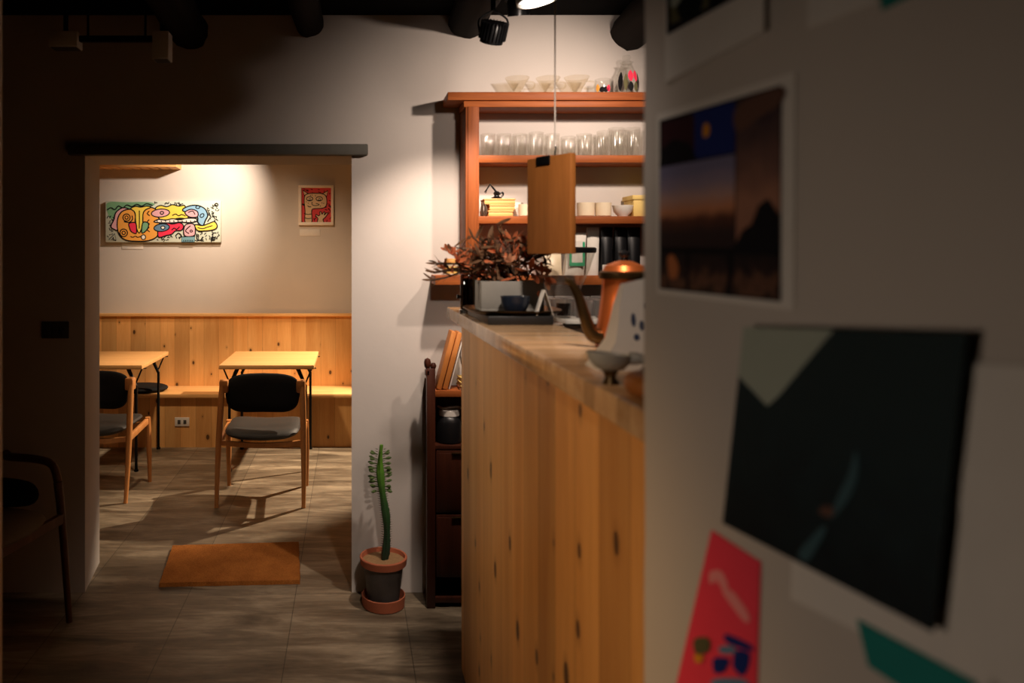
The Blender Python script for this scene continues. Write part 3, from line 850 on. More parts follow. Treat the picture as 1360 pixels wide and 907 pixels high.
cup(709, .066, .055, S3+.0552, 'pale ceramic cup stacked on top of two others, left of the hanging board')
cup(741, .072, .058, S3, 'pale ceramic cup on the third shelf, behind the hanging board')
cup(775, .078, .062, S3, 'pale ceramic cup on the third shelf, just right of the hanging board')
cup(798, .072, .062, S3, 'pale ceramic cup on the third shelf, left of the small bowl')
cup(687, .070, .068, S3, 'taller pale cup standing at the back behind the wooden boxes', 'white', .075)
b = MB(); b.lathe([(.022, 0), (.024, .005), (.04, .022), (.047, .05), (.044, .05), (.036, .024), (.0005, .01)], seg=28)
tag(b.done('bowl', M['white'], None, (X(824), SM-.03, S3)), 'small white bowl on the third shelf, beside the yellow box', 'bowl')
t = thing('yellow_box', 'pale yellow cardboard box at the right end of the third shelf', 'box', (X(852), SM, S3))
b = MB(); b.box((-.058, -.06, 0), (.058, .06, .074), .003); b.done('carton', M['yellowc'], t)
b = MB(); b.box((-.064, -.065, .074), (.064, .065, .094), .003); b.done('lid', M['yellowc'], t)

# lower ledge: coffee bags
def bag(px, w, h, lab, mat, lean=0, deco=None, name='coffee_bag', dy=0):
    t = thing(name, lab, 'bag', (X(px), SM+dy, S4), 0, 'coffee bags on the lower ledge')
    b = MB(); rings = []
    for i in range(9):
        u = i/8; z = h*u
        dd = .034*(1-u**2.2)+.003; ww = w/2*(1-.06*math.sin(PI*u))
        if u > .88: dd = .003
        rings.append([b.bm.verts.new((ww*(1 if abs(c) < 1.6 else -1)*min(1, abs(math.cos(c))*1.25)+lean*u, dd*math.sin(c), z)) for c in [2*PI*k/20-PI for k in range(20)]])
    for A_, B_ in zip(rings, rings[1:]):
        for k in range(20): b.bm.faces.new((A_[k], A_[(k+1) % 20], B_[(k+1) % 20], B_[k]))
    b.bm.faces.new(rings[0][::-1]); b.bm.faces.new(rings[-1])
    b.done('pouch', M[mat], t)
    if deco: deco(t, w, h, lean)
    return t
def green_frame(t, w, h, lean):
    b = MB()
    def q(x0, x1, z0, z1): b.box((x0+lean*.4, -.0425, z0), (x1+lean*.4, -.0395, z1))
    q(-w*.40, w*.40, h*.22, h*.30); q(-w*.40, -w*.28, h*.30, h*.78); q(w*.28, w*.40, h*.30, h*.78); b.done('green_border', M['green'], t)
    b = MB(); b.box((-w*.28+lean*.4, -.0422, h*.30), (w*.28+lean*.4, -.039, h*.8)); b.done('label', M['paper'], t)
    b = MB()
    for k in range(3): b.box((-w*.10+k*w*.08+lean*.4, -.0434, h*.5), (-w*.06+k*w*.08+lean*.4, -.0420, h*.55))
    b.done('label_print', I['grey'], t)
def white_sq(t, w, h, lean):
    b = MB(); b.box((-w*.42, -.040, h*.02), (-w*.0, -.036, h*.22)); b.done('label', M['paper'], t)
bag(733, .08, .10, 'squat cream coffee bag left of the green-framed one', 'cream')
bag(759, .085, .19, 'white coffee bag with a green frame on its front', 'paper', .018, green_frame, dy=-.02)
bag(784, .056, .215, 'tall plain white coffee bag right of the green-framed one', 'paper', .012)
bag(803, .054, .215, 'black coffee bag beside the white bags, leftmost of the black ones', 'blackp', .008, white_sq)
bag(821.5, .054, .215, 'black coffee bag in the middle of the black ones', 'blackp', .008)
bag(839, .058, .215, 'black coffee bag nearest the right wall', 'blackp', .008)
t = thing('glass_jar', 'small cork-topped glass jar at the left end of the lower ledge', 'jar', (X(598), SM-.02, S4))
b = MB(); b.lathe([(.032, 0), (.036, .005), (.036, .055), (.03, .062), (.028, .062), (.033, .054), (.033, .007), (.0005, .006)], seg=24); b.done('jar', M['dripglass'], t)
b = MB(); b.lathe([(.027, .055), (.029, .074), (.0005, .075)], seg=20); b.done('lid', M['boxw'], t)
b = MB(); b.lathe([(.03, .008), (.031, .038), (.0005, .04)], seg=20); b.done('contents', M['yellowc'], t)

# ------------------------------------------------------------------ hanging board
t = thing('hanging_board', 'small wooden menu board hanging on a cord in front of the shelves', 'sign', (.566, 2.08, 1.827))
ang = math.atan2(-.16, .088)
Rm = Matrix.Rotation(ang, 3, 'Z')
b = MB(); b.box((-.101, -.010, -.271), (.068, .010, 0), .002)
for v in b.bm.verts: v.co = Rm @ v.co
b.done('board', M['board'], t)
b = MB(); b.box((-.06, -.0145, -.022), (-.008, -.010, .002), .001)
for v in b.bm.verts: v.co = Rm @ v.co
b.done('clip', M['blackm'], t)
b = MB(); b.tube([(0, 0, -.001), (0, 0, .012), (.003, 0, .02), (0, 0, .028)], .0022, 6); b.done('hook', M['blackm'], t)
b = MB(); b.tube([(0, 0, .026), (0, 0, CH-1.827)], .0022, 6); b.done('cord', M['cord'], t)

# ------------------------------------------------------------------ things on the bar top
BT = 1.35
b = MB(); b.box((-.0975, -.19, 0), (.0925, .19, .026), .003)
tag(b.done('slate_slab', M['slate'], None, (.497, 2.37, BT)), 'black slab on the far end of the bar under the metal tray', 'board')
b = MB()
ol = smoothpts([(-.115, -.13), (.115, -.13), (.115, .13), (-.115, .13)], True, 8)
def tr(x, y, z, s): return Vector((x*s, y*s, z))
n = len(ol); R_ = []
for z, s in ((.0, .86), (.012, 1.0), (.014, 1.0), (.004, .84)):
    R_.append([b.bm.verts.new(tr(x, y, z, s)) for x, y in ol])
for A_, B_ in zip(R_, R_[1:]):
    for k in range(n): b.bm.faces.new((A_[k], A_[(k+1) % n], B_[(k+1) % n], B_[k]))
b.bm.faces.new(R_[0][::-1]); b.bm.faces.new(R_[-1])
tag(b.done('metal_tray', M['brass'], None, (.497, 2.33, BT+.026)), 'dark metal tray holding the grey planter on the bar', 'tray')
PZ = BT+.031
t = thing('dried_flower_planter', 'dried rust-coloured flowers in a square grey planter on the bar', 'plant', (.497, 2.36, PZ))
b = MB()
for lo, hi in (((-.096, -.06, 0), (.096, .06, .008)), ((-.096, -.06, .008), (.096, -.052, .092)), ((-.096, .052, .008), (.096, .06, .092)), ((-.096, -.052, .008), (-.088, .052, .092)), ((.088, -.052, .008), (.096, .052, .092))):
    b.box(lo, hi, .0015)
b.done('planter', M['conc'], t)
b = MB(); b.box((-.087, -.051, .06), (.087, .051, .078)); b.done('soil', M['stemb'], t)
rnd = random.Random(11)
def leaf(b, p0, d, L, w, curl):
    d = d.normalized(); a = Vector((0, 0, 1)) if abs(d.z) < .8 else Vector((1, 0, 0))
    side = d.cross(a).normalized(); up = side.cross(d)
    ang = rnd.uniform(0, 2*PI); side, up = side*math.cos(ang)+up*math.sin(ang), up*math.cos(ang)-side*math.sin(ang)
    L_ = []
    for k in range(6):
        u = k/5; ww = w*(math.sin(PI*(u*.9+.05)))**.8*.5; c = p0+d*L*u+up*curl*u*u*L
        L_.append((b.bm.verts.new(c-side*ww+up*ww*.35), b.bm.verts.new(c+Vector((0, 0, 0))), b.bm.verts.new(c+side*ww+up*ww*.35)))
    for A_, B_ in zip(L_, L_[1:]):
        b._mark([b.bm.faces.new((A_[0], B_[0], B_[1], A_[1])), b.bm.faces.new((A_[1], B_[1], B_[2], A_[2]))])
stems = MB(); fol = MB()
for i in range(46):
    x0 = rnd.uniform(-.08, .08); y0 = rnd.uniform(-.04, .04)
    tx = rnd.uniform(-.22, .12); 
    hmax = .172*(1-((tx+.02)/.24)**2*.75)+.02
    tz = .078+hmax*rnd.uniform(.35, 1)
    ty = rnd.uniform(-.10, .06)
    pts = smoothpts([(x0, y0, .07), (x0*.6+tx*.4, y0*.6+ty*.4, .078+(tz-.078)*.6), (tx, ty, tz)], False, 4)
    stems.tube(pts, [.0022]*(len(pts)-1)+[.001], 5)
    for k in range(13):
        q = Vector(pts[min(len(pts)-1, 2+k % (len(pts)-2))]); d = Vector((rnd.uniform(-1, 1), rnd.uniform(-1, 1), rnd.uniform(-.4, 1.2)))
        right = tx > -.0
        fol.mi = 0 if rnd.random() < (.55 if right else .28) else 1
        leaf(fol, q, d, rnd.uniform(.022, .052), rnd.uniform(.005, .013), rnd.uniform(-.6, .6))
    if i % 3 == 0:
        pet = MB()
        for k in range(7):
            d = Vector((math.cos(k*.9), math.sin(k*.9), rnd.uniform(.4, 1.6)))
            pet.mi = 0 if rnd.random() < .6 else 1
            leaf(pet, Vector(pts[-1]), d, rnd.uniform(.022, .038), .013, .3)
        pet.done('flower_head', [M['leafr'], M['leafp']], t)
# long thin sprigs reaching left and hanging right
for k in range(7):
    a = rnd.uniform(-.5, .5); pts = smoothpts([(-.06, 0, .09), (-.13, -.02, .13+.02*a), (-.20, -.03, .125+.05*a), (-.24+.02*a, -.04, .12+.06*a)], False, 4)
    stems.tube(pts, [.0022]*(len(pts)-1)+[.0006], 5)
    for q in pts[5::2]: 
        fol.mi = 1; leaf(fol, Vector(q), Vector((-1, rnd.uniform(-.5, .5), rnd.uniform(-.6, .6))), .035, .007, .4)
pet = MB()
for k in range(14):
    pet.mi = k % 2; leaf(pet, Vector((.07+rnd.uniform(-.02, .03), -.06+rnd.uniform(-.02, .01), .09+rnd.uniform(-.005, .07))), Vector((rnd.uniform(-.3, .8), -.3, rnd.uniform(-1, .6))), .045, .018, .3)
stems.done('stems', M['stemb'], t)
fol.done('leaves', [M['leafr'], M['leafb']], t)
pet.done('flower_head', [M['leafr'], M['leafp']], t)
b = MB(); b.lathe([(.026, 0), (.030, .004), (.041, .028), (.0435, .05), (.040, .05), (.036, .028), (.0005, .008)], seg=28)
tag(b.done('small_bowl', M['navy'], None, (.492, 2.243, BT+.0305)), 'small navy cup on the tray in front of the planter', 'cup')
t = thing('smoked_bottle', 'dark cylindrical glass jar with metal fittings at the far left corner of the bar', 'jar', (.416, 2.64, BT))
b = MB(); b.lathe([(.028, 0), (.03, .004), (.03, .13), (.026, .136), (.0005, .138)], seg=26); b.done('body', M['smoke'], t)
b = MB(); b.lathe([(.0335, 0), (.0335, .012), (.0305, .014)], seg=26); b.done('base_ring', M['chrome'], t)
b = MB(); b.lathe([(.022, .005), (.022, .12), (.0005, .122)], seg=18); b.done('contents', M['coffee'], t)
b = MB(); b.tube([(-.03, 0, .058), (-.042, 0, .058)], [.006, .008], 10); b.done('knob', M['blackm'], t)
b = MB(); b.tube([(.012, -.034, .008), (.012, -.034, .13)], .0025, 8); b.done('rod', M['brass'], t)
# folded white card by the planter
t = tag(None or MB().done('tmp', M['paper']), 'x', 'x'); bpy.data.objects.remove(t)
b = MB()
for s in (-1, 1):
    b.prism([(-.02, 0), (.02, 0), (.02, .075), (-.02, .075)], lambda y, z, s=s: Vector((s*.024*(1-z/.075)+.0006, y, z)), lambda y, z, s=s: Vector((s*.024*(1-z/.075)-.0006, y, z)))
tag(b.done('tent_card', M['paper'], None, (.565, 2.20, BT+.0265), 0, False), 'folded white tent card beside the grey planter', 'card')

# kettle
t = thing('pour_over_kettle', 'copper gooseneck kettle with dark spout on the bar', 'kettle', (.600, 1.655, BT))
KZ = .0
t.location = (.545, 1.66, BT)
t.location = P(829, 458, 1.66); t.location.z = BT
b = MB(); b.lathe([(.058, 0), (.062, .006), (.060, .03), (.050, .10), (.0455, .150), (.047, .153), (.0005, .153)], seg=36); b.done('body', M['copper'], t)
b = MB(); b.lathe([(.052, .15), (.054, .154), (.054, .164), (.048, .167), (.0005, .167)], seg=36); b.done('collar', M['brass'], t)
b = MB(); b.lathe([(.046, .167), (.040, .179), (.018, .188), (.010, .190), (.0005, .190)], seg=32); ld = b.done('lid', M['copper'], t)
b = MB(); b.lathe([(.006, .189), (.005, .196), (.011, .201), (.012, .208), (.0005, .213)], seg=18); b.done('knob', M['blackp'], ld)
b = MB(); b.tube(smoothpts([(-.048, -.01, .022), (-.075, -.012, .030), (-.090, -.014, .065), (-.105, -.016, .110), (-.122, -.018, .140), (-.136, -.02, .148)], False, 5), [.017]*4+[.016, .0155, .015, .0145, .014, .0135, .013, .0125, .012, .0115, .011, .0105, .010, .0095, .009, .0085, .008, .0075, .007, .0065, .006, .0055], 12); b.done('spout', M['brass'], t)
b = MB(); b.tube(smoothpts([(.042, 0, .145), (.09, 0, .15), (.105, 0, .11), (.09, 0, .05), (.056, 0, .04)], False, 5), .0085, 10); b.done('handle', M['blackp'], t)

# white paper bag in front of the kettle
t = thing('paper_bag', 'white paper bag with blue-grey marks at the right end of the bar', 'bag', (.497, 1.34, BT))
prof = [(-.065, 0), (-.0555, .015), (-.033, .05), (-.026, .085), (-.022, .115), (-.012, .15), (.05, .165), (.06, .0)]
b = MB(); b.prism(prof, lambda x, z: Vector((x*1.0, -.032*(1-z/.2), z)), lambda x, z: Vector((x, .045*(1-z/.2), z)))
b.done('pouch', M['paper'], t)
b = MB()
for x, z, w, h in ((.000, .088, .004, .012), (.014, .078, .004, .009), (.004, .058, .005, .006), (.022, .112, .003, .006), (.033, .094, .003, .008)):
    b.prism([(x+w*math.cos(2*PI*k/12), z+h*math.sin(2*PI*k/12)) for k in range(12)], lambda x, z: Vector((x, -.032*(1-z/.2)-.0010, z)), lambda x, z: Vector((x, -.032*(1-z/.2)-.0002, z)))
b.done('printed_marks', M['bluep'], t)

# ceramic scoop on a foot
t = thing('ceramic_scoop', 'grey stoneware scoop with beak-like handle on a dark foot, near end of the bar', 'scoop', (.408, 1.18, BT))
b = MB()
bo = []
for k in range(28):
    a = 2*PI*k/28; x = .036*math.cos(a); y = .025*math.sin(a); bo.append((x, y))
for prof_ in ([(.25, .020), (.62, .024), (.9, .036), (1.0, .048), (.95, .048), (.8, .036), (.4, .028), (.02, .026)],):
    RR = [[b.bm.verts.new((x*s-.002, y*s, z+(-.10*x*s if s > .5 else 0))) for x, y in bo] for s, z in prof_]
    for A_, B_ in zip(RR, RR[1:]):
        for k in range(28): b.bm.faces.new((A_[k], A_[(k+1) % 28], B_[(k+1) % 28], B_[k]))
    b.bm.faces.new(RR[0][::-1]); b.bm.faces.new(RR[-1])
bowl = b.done('bowl', M['cearth'], t)
b = MB(); b.tube(smoothpts([(.028, -.004, .040), (.042, -.008, .040), (.052, -.012, .036), (.056, -.014, .028)], False, 4), [.010]*4+[.009, .008, .0075, .007, .006, .0055, .005, .0045, .004], 10); b.done('handle', M['cearth'], t)
b = MB(); b.lathe([(.014, 0), (.012, .004), (.008, .012), (.013, .021), (.0005, .0215)], seg=18); b.done('foot', M['brass'], t)
# turned wooden holder
t = thing('wooden_holder', 'wooden block with dark top at the near end of the bar by the wall', 'holder', (.44, 1.075, BT))
b = MB(); b.pillow([(.045*math.cos(2*PI*k/32), .06*math.sin(2*PI*k/32)) for k in range(32)], .016, lambda x, y, tt: Vector((x, y, .0165+tt))); b.done('block', M['board'], t)
b = MB(); b.pillow([(.028*math.cos(2*PI*k/28), .036*math.sin(2*PI*k/28)) for k in range(28)], .006, lambda x, y, tt: Vector((x+.006, y, .036+tt))); b.done('inset', M['cab'], t)

# ------------------------------------------------------------------ small cabinet behind the counter end
CY = 3.31
t = thing('small_cabinet', 'narrow dark mahogany shelf cabinet with drawers between cactus and bar', 'cabinet', (.337, CY, 0))
cw = .42; cd = .145
zt1, zt2 = 1.55-(519-340)/F*CY+.0, 1.55-(592-340)/F*CY
b = MB(); b.box((.01, .012, .0), (.028, cd, 1.02), .002); b.box((cw-.028, .012, 0), (cw-.01, cd, 1.02), .002); b.done('side_panel', M['cab'], t)
b = MB(); b.box((.028, cd-.012, .02), (cw-.028, cd-.002, zt1)); b.done('back_panel', M['cab'], t)
for xx in (0, cw-.038):
    b = MB(); b.box((xx, 0, 0), (xx+.038, .03, 1.055), .003); 
    if xx == 0:
        b.box((xx-.006, .0, 1.02), (xx+.016, .04, 1.05), .006); b.lathe([(.006, 1.05), (.014, 1.062), (.016, 1.08), (.012, 1.094), (.0005, 1.1)], (xx+.005, .02, 0), 14)
        b.lathe([(.006, 1.05), (.012, 1.056), (.014, 1.066), (.008, 1.078), (.0005, 1.08)], (xx+.030, .015, 0), 14)
    b.done('post', M['cab'], t)
b = MB(); b.box((.03, .004, zt1-.028), (cw-.03, cd, zt1), .002); b.done('top_shelf', M['shelf'], t)
b = MB(); b.box((.03, .006, zt2-.018), (cw-.03, cd, zt2), .002); b.done('shelf_board', M['cab'], t)
b = MB(); b.box((.03, .01, .02), (cw-.03, cd, .045), .002); b.done('bottom_board', M['cab'], t)
zd0, zd1, zd2 = .30, 1.55-(683-340)/F*CY, zt2-.022
for a, c in ((zd1+.004, zd2), (.135, zd1-.004)):
    b = MB(); b.box((.042, .006, a), (cw-.042, .10, c), .004); b.box((.048, .003, a+.012), (cw-.048, .008, c-.012), .002); dr = b.done('drawer', M['cab'], t)
    b = MB(); b.box((.11, -.006, c-.014), (.20, .004, c-.008), .002); b.done('handle', M['brass'], dr)
CX0 = .337
b = MB(); b.lathe([(.052, 0), (.058, .006), (.060, .09), (.05, .112), (.044, .118), (.044, .125)], seg=30)
t = thing('black_jar', 'glossy black jar with a white band in the open cabinet shelf', 'jar', (CX0+.108, CY+.075, zt2))
b.done('body', M['blackp'], t)
b = MB(); b.lathe([(.045, .119), (.047, .121), (.047, .145), (.045, .147), (.0005, .148)], seg=28); b.done('lid', M['white'], t)
b = MB(); b.tube(smoothpts([(-.055, -.02, .165), (-.03, -.025, .155), (.0, -.02, .158), (.035, -.02, .16), (.05, 0, .15)], False, 4), .005, 6); b.done('string', M['cord'], t)
b = MB(); b.box((-.02, -.02, 0), (.02, .02, .12), .002)
tag(b.done('paper_packet', M['cream'], None, (CX0+.192, CY+.07, zt2)), 'cream paper packet right of the black jar in the cabinet', 'packet')
# boards leaning on the wall, on the cabinet top
Rl = Matrix.Rotation(math.radians(15), 3, 'Y')
for k, (dx, lab) in enumerate(((.045, 'wooden board leaning on the cabinet top, the left of the two'), (.072, 'wooden board leaning on the cabinet top, the right one touching the papers'))):
    b = MB(); b.box((0, 0, 0), (.022, .10, .262-.004*k), .002)
    for v in b.bm.verts: v.co = Rl @ v.co
    tag(b.done('wooden_board', M['boards'], None, (CX0+dx, CY+.02, zt1+.0062)), lab, 'board', 'leaning wooden boards')
b = MB(); b.box((0, 0, 0), (.006, .09, .25), .001)
for v in b.bm.verts: v.co = Rl @ v.co
tag(b.done('paper_folder', M['paper'], None, (CX0+.100, CY+.03, zt1+.002)), 'white folder leaning beside the wooden boards on the cabinet', 'folder')
zz = zt1
for k, (h, mat, lab) in enumerate(((.014, 'bookr', 'bottom book of the small pile on the cabinet, with a dark cover'), (.02, 'lead', 'second book of the small pile on the cabinet'), (.018, 'lead', 'top book of the small pile on the cabinet'))):
    b = MB(); b.box((-.05+.004*k, -.05, 0), (.05, .05, h*.2), .0008); b.box((-.05+.004*k, -.05, h*.8), (.05, .05, h-.0005), .0008); b.box((.044, -.05, h*.2), (.05, .05, h*.8))
    o = thing('book', lab, 'book', (CX0+.195, CY+.072, zz), .06*k, 'books on the cabinet')
    b.done('cover', M['bookr'] if mat == 'bookr' else M['yellowc'], o)
    b = MB(); b.box((-.047+.004*k, -.047, h*.2), (.043, .047, h*.8)); b.done('pages', M['lead'], o)
    zz += h
b = MB()
for k in range(3):
    pts = smoothpts([(0, 0, 0), (.006*(k-1), .004, .05), (-.004+.01*(k-1), 0, .1), (.008*(k-1)+.002, .003, .16)], False, 5)
    b.tube(pts, .0028, 6)
    for q in pts[4::2]: b.tube([q, Vector(q)+Vector((random.uniform(-.012, .012), random.uniform(-.01, .01), .01))], [.0026, .001], 5)
tag(b.done('dried_twig', M['stemb'], None, (CX0+.170, CY+.06, zz)), 'dark dried twig standing on the small book pile at the bar end', 'twig')

# ------------------------------------------------------------------ dark armchair at the left edge
t = thing('armchair', 'dark wooden armchair with beige seat in the shadow at the left edge', 'chair', (-1.495, 2.985, 0), math.radians(-9))
def lp(px, py, d):
    v = P(px, py, d); R3 = Matrix.Rotation(math.radians(9), 3, 'Z'); w = v-Vector((-1.495, 2.985, 0)); return R3 @ w
p0 = lp(92, 825, 3.19); p1 = lp(83, 700, 3.19); p2 = lp(77, 640, 3.19); p3 = lp(70, 618, 3.2); p4 = lp(50, 610, 3.22); p5 = lp(8, 606, 3.24)
p0.z = 0
mir = lambda v: Vector((-v.x-.06, v.y, v.z))
for f in (lambda v: v, mir):
    b = MB(); b.tube(smoothpts([f(v) for v in (p0, p1, p2)], False, 5), [.013+.0006*k for k in range(11)], 12); b.done('leg', M['darkchair'], t)
fr = lp(-14, 905, 2.745); fr.z = 0; ft_ = Vector((fr.x-.01, fr.y+.03, .44))
for f in (lambda v: v, mir):
    b = MB(); b.tube([f(fr), f(ft_)], [.013, .018], 12); b.done('leg', M['darkchair'], t)
    b = MB(); a, c = f(Vector((p1.x, p1.y, .445))), f(Vector((ft_.x, ft_.y, .445)))
    b.prism([(0, -.024), (1, -.024), (1, .016), (0, .016)], lambda u, w, a=a, c=c: a.lerp(c, u)+Vector((-.011, 0, w)), lambda u, w, a=a, c=c: a.lerp(c, u)+Vector((.011, 0, w))); b.done('seat_rail', M['darkchair'], t)
pts = smoothpts([p2, p3, p4, p5, Vector((-.03, p5.y+.01, p5.z+.01))], False, 5); pts = pts+[mir(Vector(q)) for q in pts[::-1][1:]]
b = MB(); b.tube(pts, .017, 12); b.done('back_rail', M['darkchair'], t)
b = MB(); b.pillow(smoothpts([(-.25, -.20), (.235, -.20), (.24, .17), (-.26, .17)], True, 8), .028, lambda x, y, tt: Vector((x-.02, y-.03, .485+tt))); b.done('seat', M['beige'], t)
b = MB(); b.pillow(smoothpts([(-.2, 0), (.17, 0), (.17, .10), (-.2, .10)], True, 6), .022, lambda x, y, tt: Vector((x-.03, .16+tt, .515+y))); b.done('back_cushion', M['black'], t)

# ------------------------------------------------------------------ lamps
LP = Vector((.62, 2.45, 2.385))
LN = Vector((.22, -.02, -1)).normalized()
t = thing('pendant_lamp', 'round pendant lamp with glowing white lens, cut off by the top of the frame', 'lamp', LP)
rot = Vector((0, 0, 1)).rotation_difference(-LN).to_matrix()
def turn(b):
    for v in b.bm.verts: v.co = rot @ v.co
b = MB(); b.lathe([(.074, 0), (.078, .0), (.078, .03), (.055, .07), (.03, .085), (.012, .09), (.0005, .092)], seg=36, capb=False); turn(b); sh = b.done('shade', M['whitep'], t)
b = MB(); b.lathe([(.0005, .012), (.073, .012), (.0735, .016), (.0005, .017)], seg=36, capb=False); turn(b); b.done('lens', M['lamp'], t)
b = MB(); e0 = rot @ Vector((0, 0, .09)); b.tube([e0, e0+Vector((0, 0, .05)), (e0.x, e0.y, CH-LP.z)], .003, 8); b.done('cord', M['blackp'], t)

def spot_fix(label, c, d, r, L, nfin=0):
    """black track spotlight; c centre, d aim"""
    t = thing('spotlight', label, 'lamp', c, 0, 'black spotlights under the ceiling')
    d = Vector(d).normalized(); m = Vector((0, 0, 1)).rotation_difference(d).to_matrix()
    b = MB(); b.lathe([(.0005, -L/2), (r*.8, -L/2), (r, -L/2+.012), (r, L/2), (r*.9, L/2), (r*.86, L/2-.02), (.0005, L/2-.025)], seg=28, capb=False)
    for v in b.bm.verts: v.co = m @ v.co
    hs = b.done('housing', M['blackp'], t)
    if nfin:
        b = MB()
        for k in range(nfin):
            a = 2*PI*k/nfin; ca, sa = math.cos(a), math.sin(a)
            b.box((r*.8, -.0016, -L/2), (r*1.2, .0016, L*.32), 0, Matrix.Rotation(a, 3, 'Z'), (0, 0, 0))
        for v in b.bm.verts: v.co = m @ v.co
        b.done('cooling_fins', M['blackp'], hs)
    top = CH-c[2]
    b = MB(); b.tube(smoothpts([(r*1.15, 0, 0), (r*1.2, 0, r*1.1), (.0, 0, r*1.9)], False, 4), .004, 8); b.tube(smoothpts([(-r*1.15, 0, 0), (-r*1.2, 0, r*1.1), (.0, 0, r*1.9)], False, 4), .004, 8)
    b.tube([(-r*1.2, 0, 0), (-r*.9, 0, 0)], .007, 8); b.tube([(r*1.2, 0, 0), (r*.9, 0, 0)], .007, 8)
    b.done('yoke', M['blackp'], t)
    b = MB(); b.tube([(0, 0, r*1.88), (0, 0, top)], .009, 10); b.box((-.03, -.03, top-.03), (.03, .03, top), .004); b.done('mount', M['blackp'], t)
KC = P(655, 43, 2.78); KD = Vector((-.20, .80, -1.42)).normalized()
spot_fix('small finned black spotlight beside the log beam, pointing down', KC, KD, .043, .075, 24)
spot_fix('plain black spotlight without fins, cut off by the top of the frame', P(688, 0, 2.76), (.1, .3, -1), .040, .11)

# track with two pale box lamps at upper left
t = thing('ceiling_track', 'black ceiling track at the upper left between two pale box lamps', 'track', P(155, 52, 3.15))
top = CH-t.location.z
b = MB(); b.box((-.20, -.012, -.012), (.20, .012, .012), .002); b.done('rail', M['blackm'], t)
for x in (-.12, .12):
    b = MB(); b.tube([(x, 0, .01), (x, 0, top)], .005, 8); b.done('hanger', M['blackm'], t)
def boxlamp(x0, y0, x1, y1, lab):
    a = P(x0, y1, 3.13); c = P(x1, y0, 3.13)
    t = thing('box_lamp', lab, 'lamp', ((a.x+c.x)/2, 3.15, a.z), 0, 'pale box lamps under the ceiling')
    w = c.x-a.x; h = c.z-a.z
    b = MB(); b.box((-w/2, -.035, 0), (w/2, .035, h), .004); b.done('housing', M['whitep'], t)
    b = MB(); b.box((-w/2+.006, -.03, -.002), (w/2-.006, .03, .001)); b.done('diffuser', M['greyp'], t)
    b = MB(); b.tube([(0, 0, h), (0, 0, CH-a.z)], .01, 8); b.box((-.03, -.03, CH-a.z-.012), (.03, .03, CH-a.z), .003); b.done('stem', M['blackm'], t)
boxlamp(66, 42, 104, 63, 'wide pale box lamp at the far upper left')
boxlamp(203, 42, 225, 79, 'tall narrow pale box lamp hanging left of the log beam')

# ------------------------------------------------------------------ prints on the near right wall
def wp(px, py, off=.0):
    d = (WX+K*WD)/((px-PX)/F+K)
    p = P(px, py, d)
    nrm = Vector((-1, -K, 0)).normalized()
    return p+nrm*off
def card(name, label, cat, quad, off, mat, group=None, th=.0012, border=0):
    """quad: TL, TR, BR, BL pixels; returns (thing, fn(u, v, z) -> local point) """
    A4 = [wp(*q, off) for q in quad]
    c = sum(A4, Vector())/4
    t = thing(name, label, cat, c, 0, group)
    nrm = Vector((-1, -K, 0)).normalized()
    def fn(u, v, z):
        p = (A4[0]*(1-u)+A4[1]*u)*(1-v)+(A4[3]*(1-u)+A4[2]*u)*v
        return p-c+nrm*z
    b = MB(); b.prism([(0, 0), (1, 0), (1, 1), (0, 1)], lambda u, v: fn(u, v, -th), lambda u, v: fn(u, v, 0)); b.done('card', mat, t, smooth=False)
    return t, fn
def printed(t, fn, shapes, name='printed_image'):
    order = []
    for s in shapes:
        if s[0] not in order: order.append(s[0])
    b = MB()
    for k, (c, pts, sm_) in enumerate(shapes):
        b.mi = order.index(c); q = smoothpts(pts, True, 5) if sm_ else pts
        b.poly([fn(u, v, .0004+.00018*k) for u, v in q])
    b.done(name, [I[c] for c in order], t, smooth=False)
R4 = lambda a, b_, c, d: [(a, b_), (c, b_), (c, d), (a, d)]
t, fn = card('photo_print', 'photo print of a city at dusk in several panels, on the near right wall', 'photo', [(874, 152), (1058, 95), (1056, 412), (874, 390)], .0015, M['paper'], 'prints on the near wall')
printed(t, fn, [('night', R4(.03, .04, .93, .97), False), ('sunset', R4(.03, .30, .64, .74), False), ('navy', R4(.32, .05, .64, .29), False), ('plum', R4(.05, .06, .34, .29), False),
  ('night', [(.05, .2), (.16, .16), (.3, .2), (.36, .29), (.03, .29)], False), ('bulb', [(.43, .12), (.46, .14), (.455, .18), (.42, .19), (.41, .15)], True), ('tower', R4(.655, .05, .93, .72), False), ('haze', [(.66, .08), (.93, .05), (.93, .12), (.8, .16), (.66, .2)], True),
  ('night', [(.64, .74), (.70, .66), (.76, .63), (.80, .55), (.86, .52), (.93, .60), (.93, .78), (.64, .78)], False), ('streets', R4(.05, .77, .93, .96), False),
  ('night', R4(.28, .76, .31, .97), False), ('night', R4(.60, .76, .64, .97), False), ('glow', [(.12, .80), (.17, .78), (.22, .84), (.20, .90), (.14, .90)], True)])
t, fn = card('photo_print', 'white-bordered photo print cut off by the frame at the top of the near wall', 'photo', [(888, -70), (1026, -150), (1022, 42), (890, 110)], .006, M['paper'], 'prints on the near wall')
printed(t, fn, [('night', R4(.03, .03, .93, .66), False), ('olive', [(.08, .34), (.5, .32), (.5, .62), (.08, .6)], False), ('forest', [(.16, .45), (.3, .42), (.44, .5), (.4, .62), (.2, .6)], True), ('sky', [(.10, .36), (.22, .34), (.2, .46), (.1, .48)], True)])
b_t, fn = card('blank_card', 'plain pale card at the top of the near wall beside a strip of teal tape', 'card', [(1077, -90), (1172, -130), (1168, 2), (1075, 38)], .002, M['paper'], 'prints on the near wall')
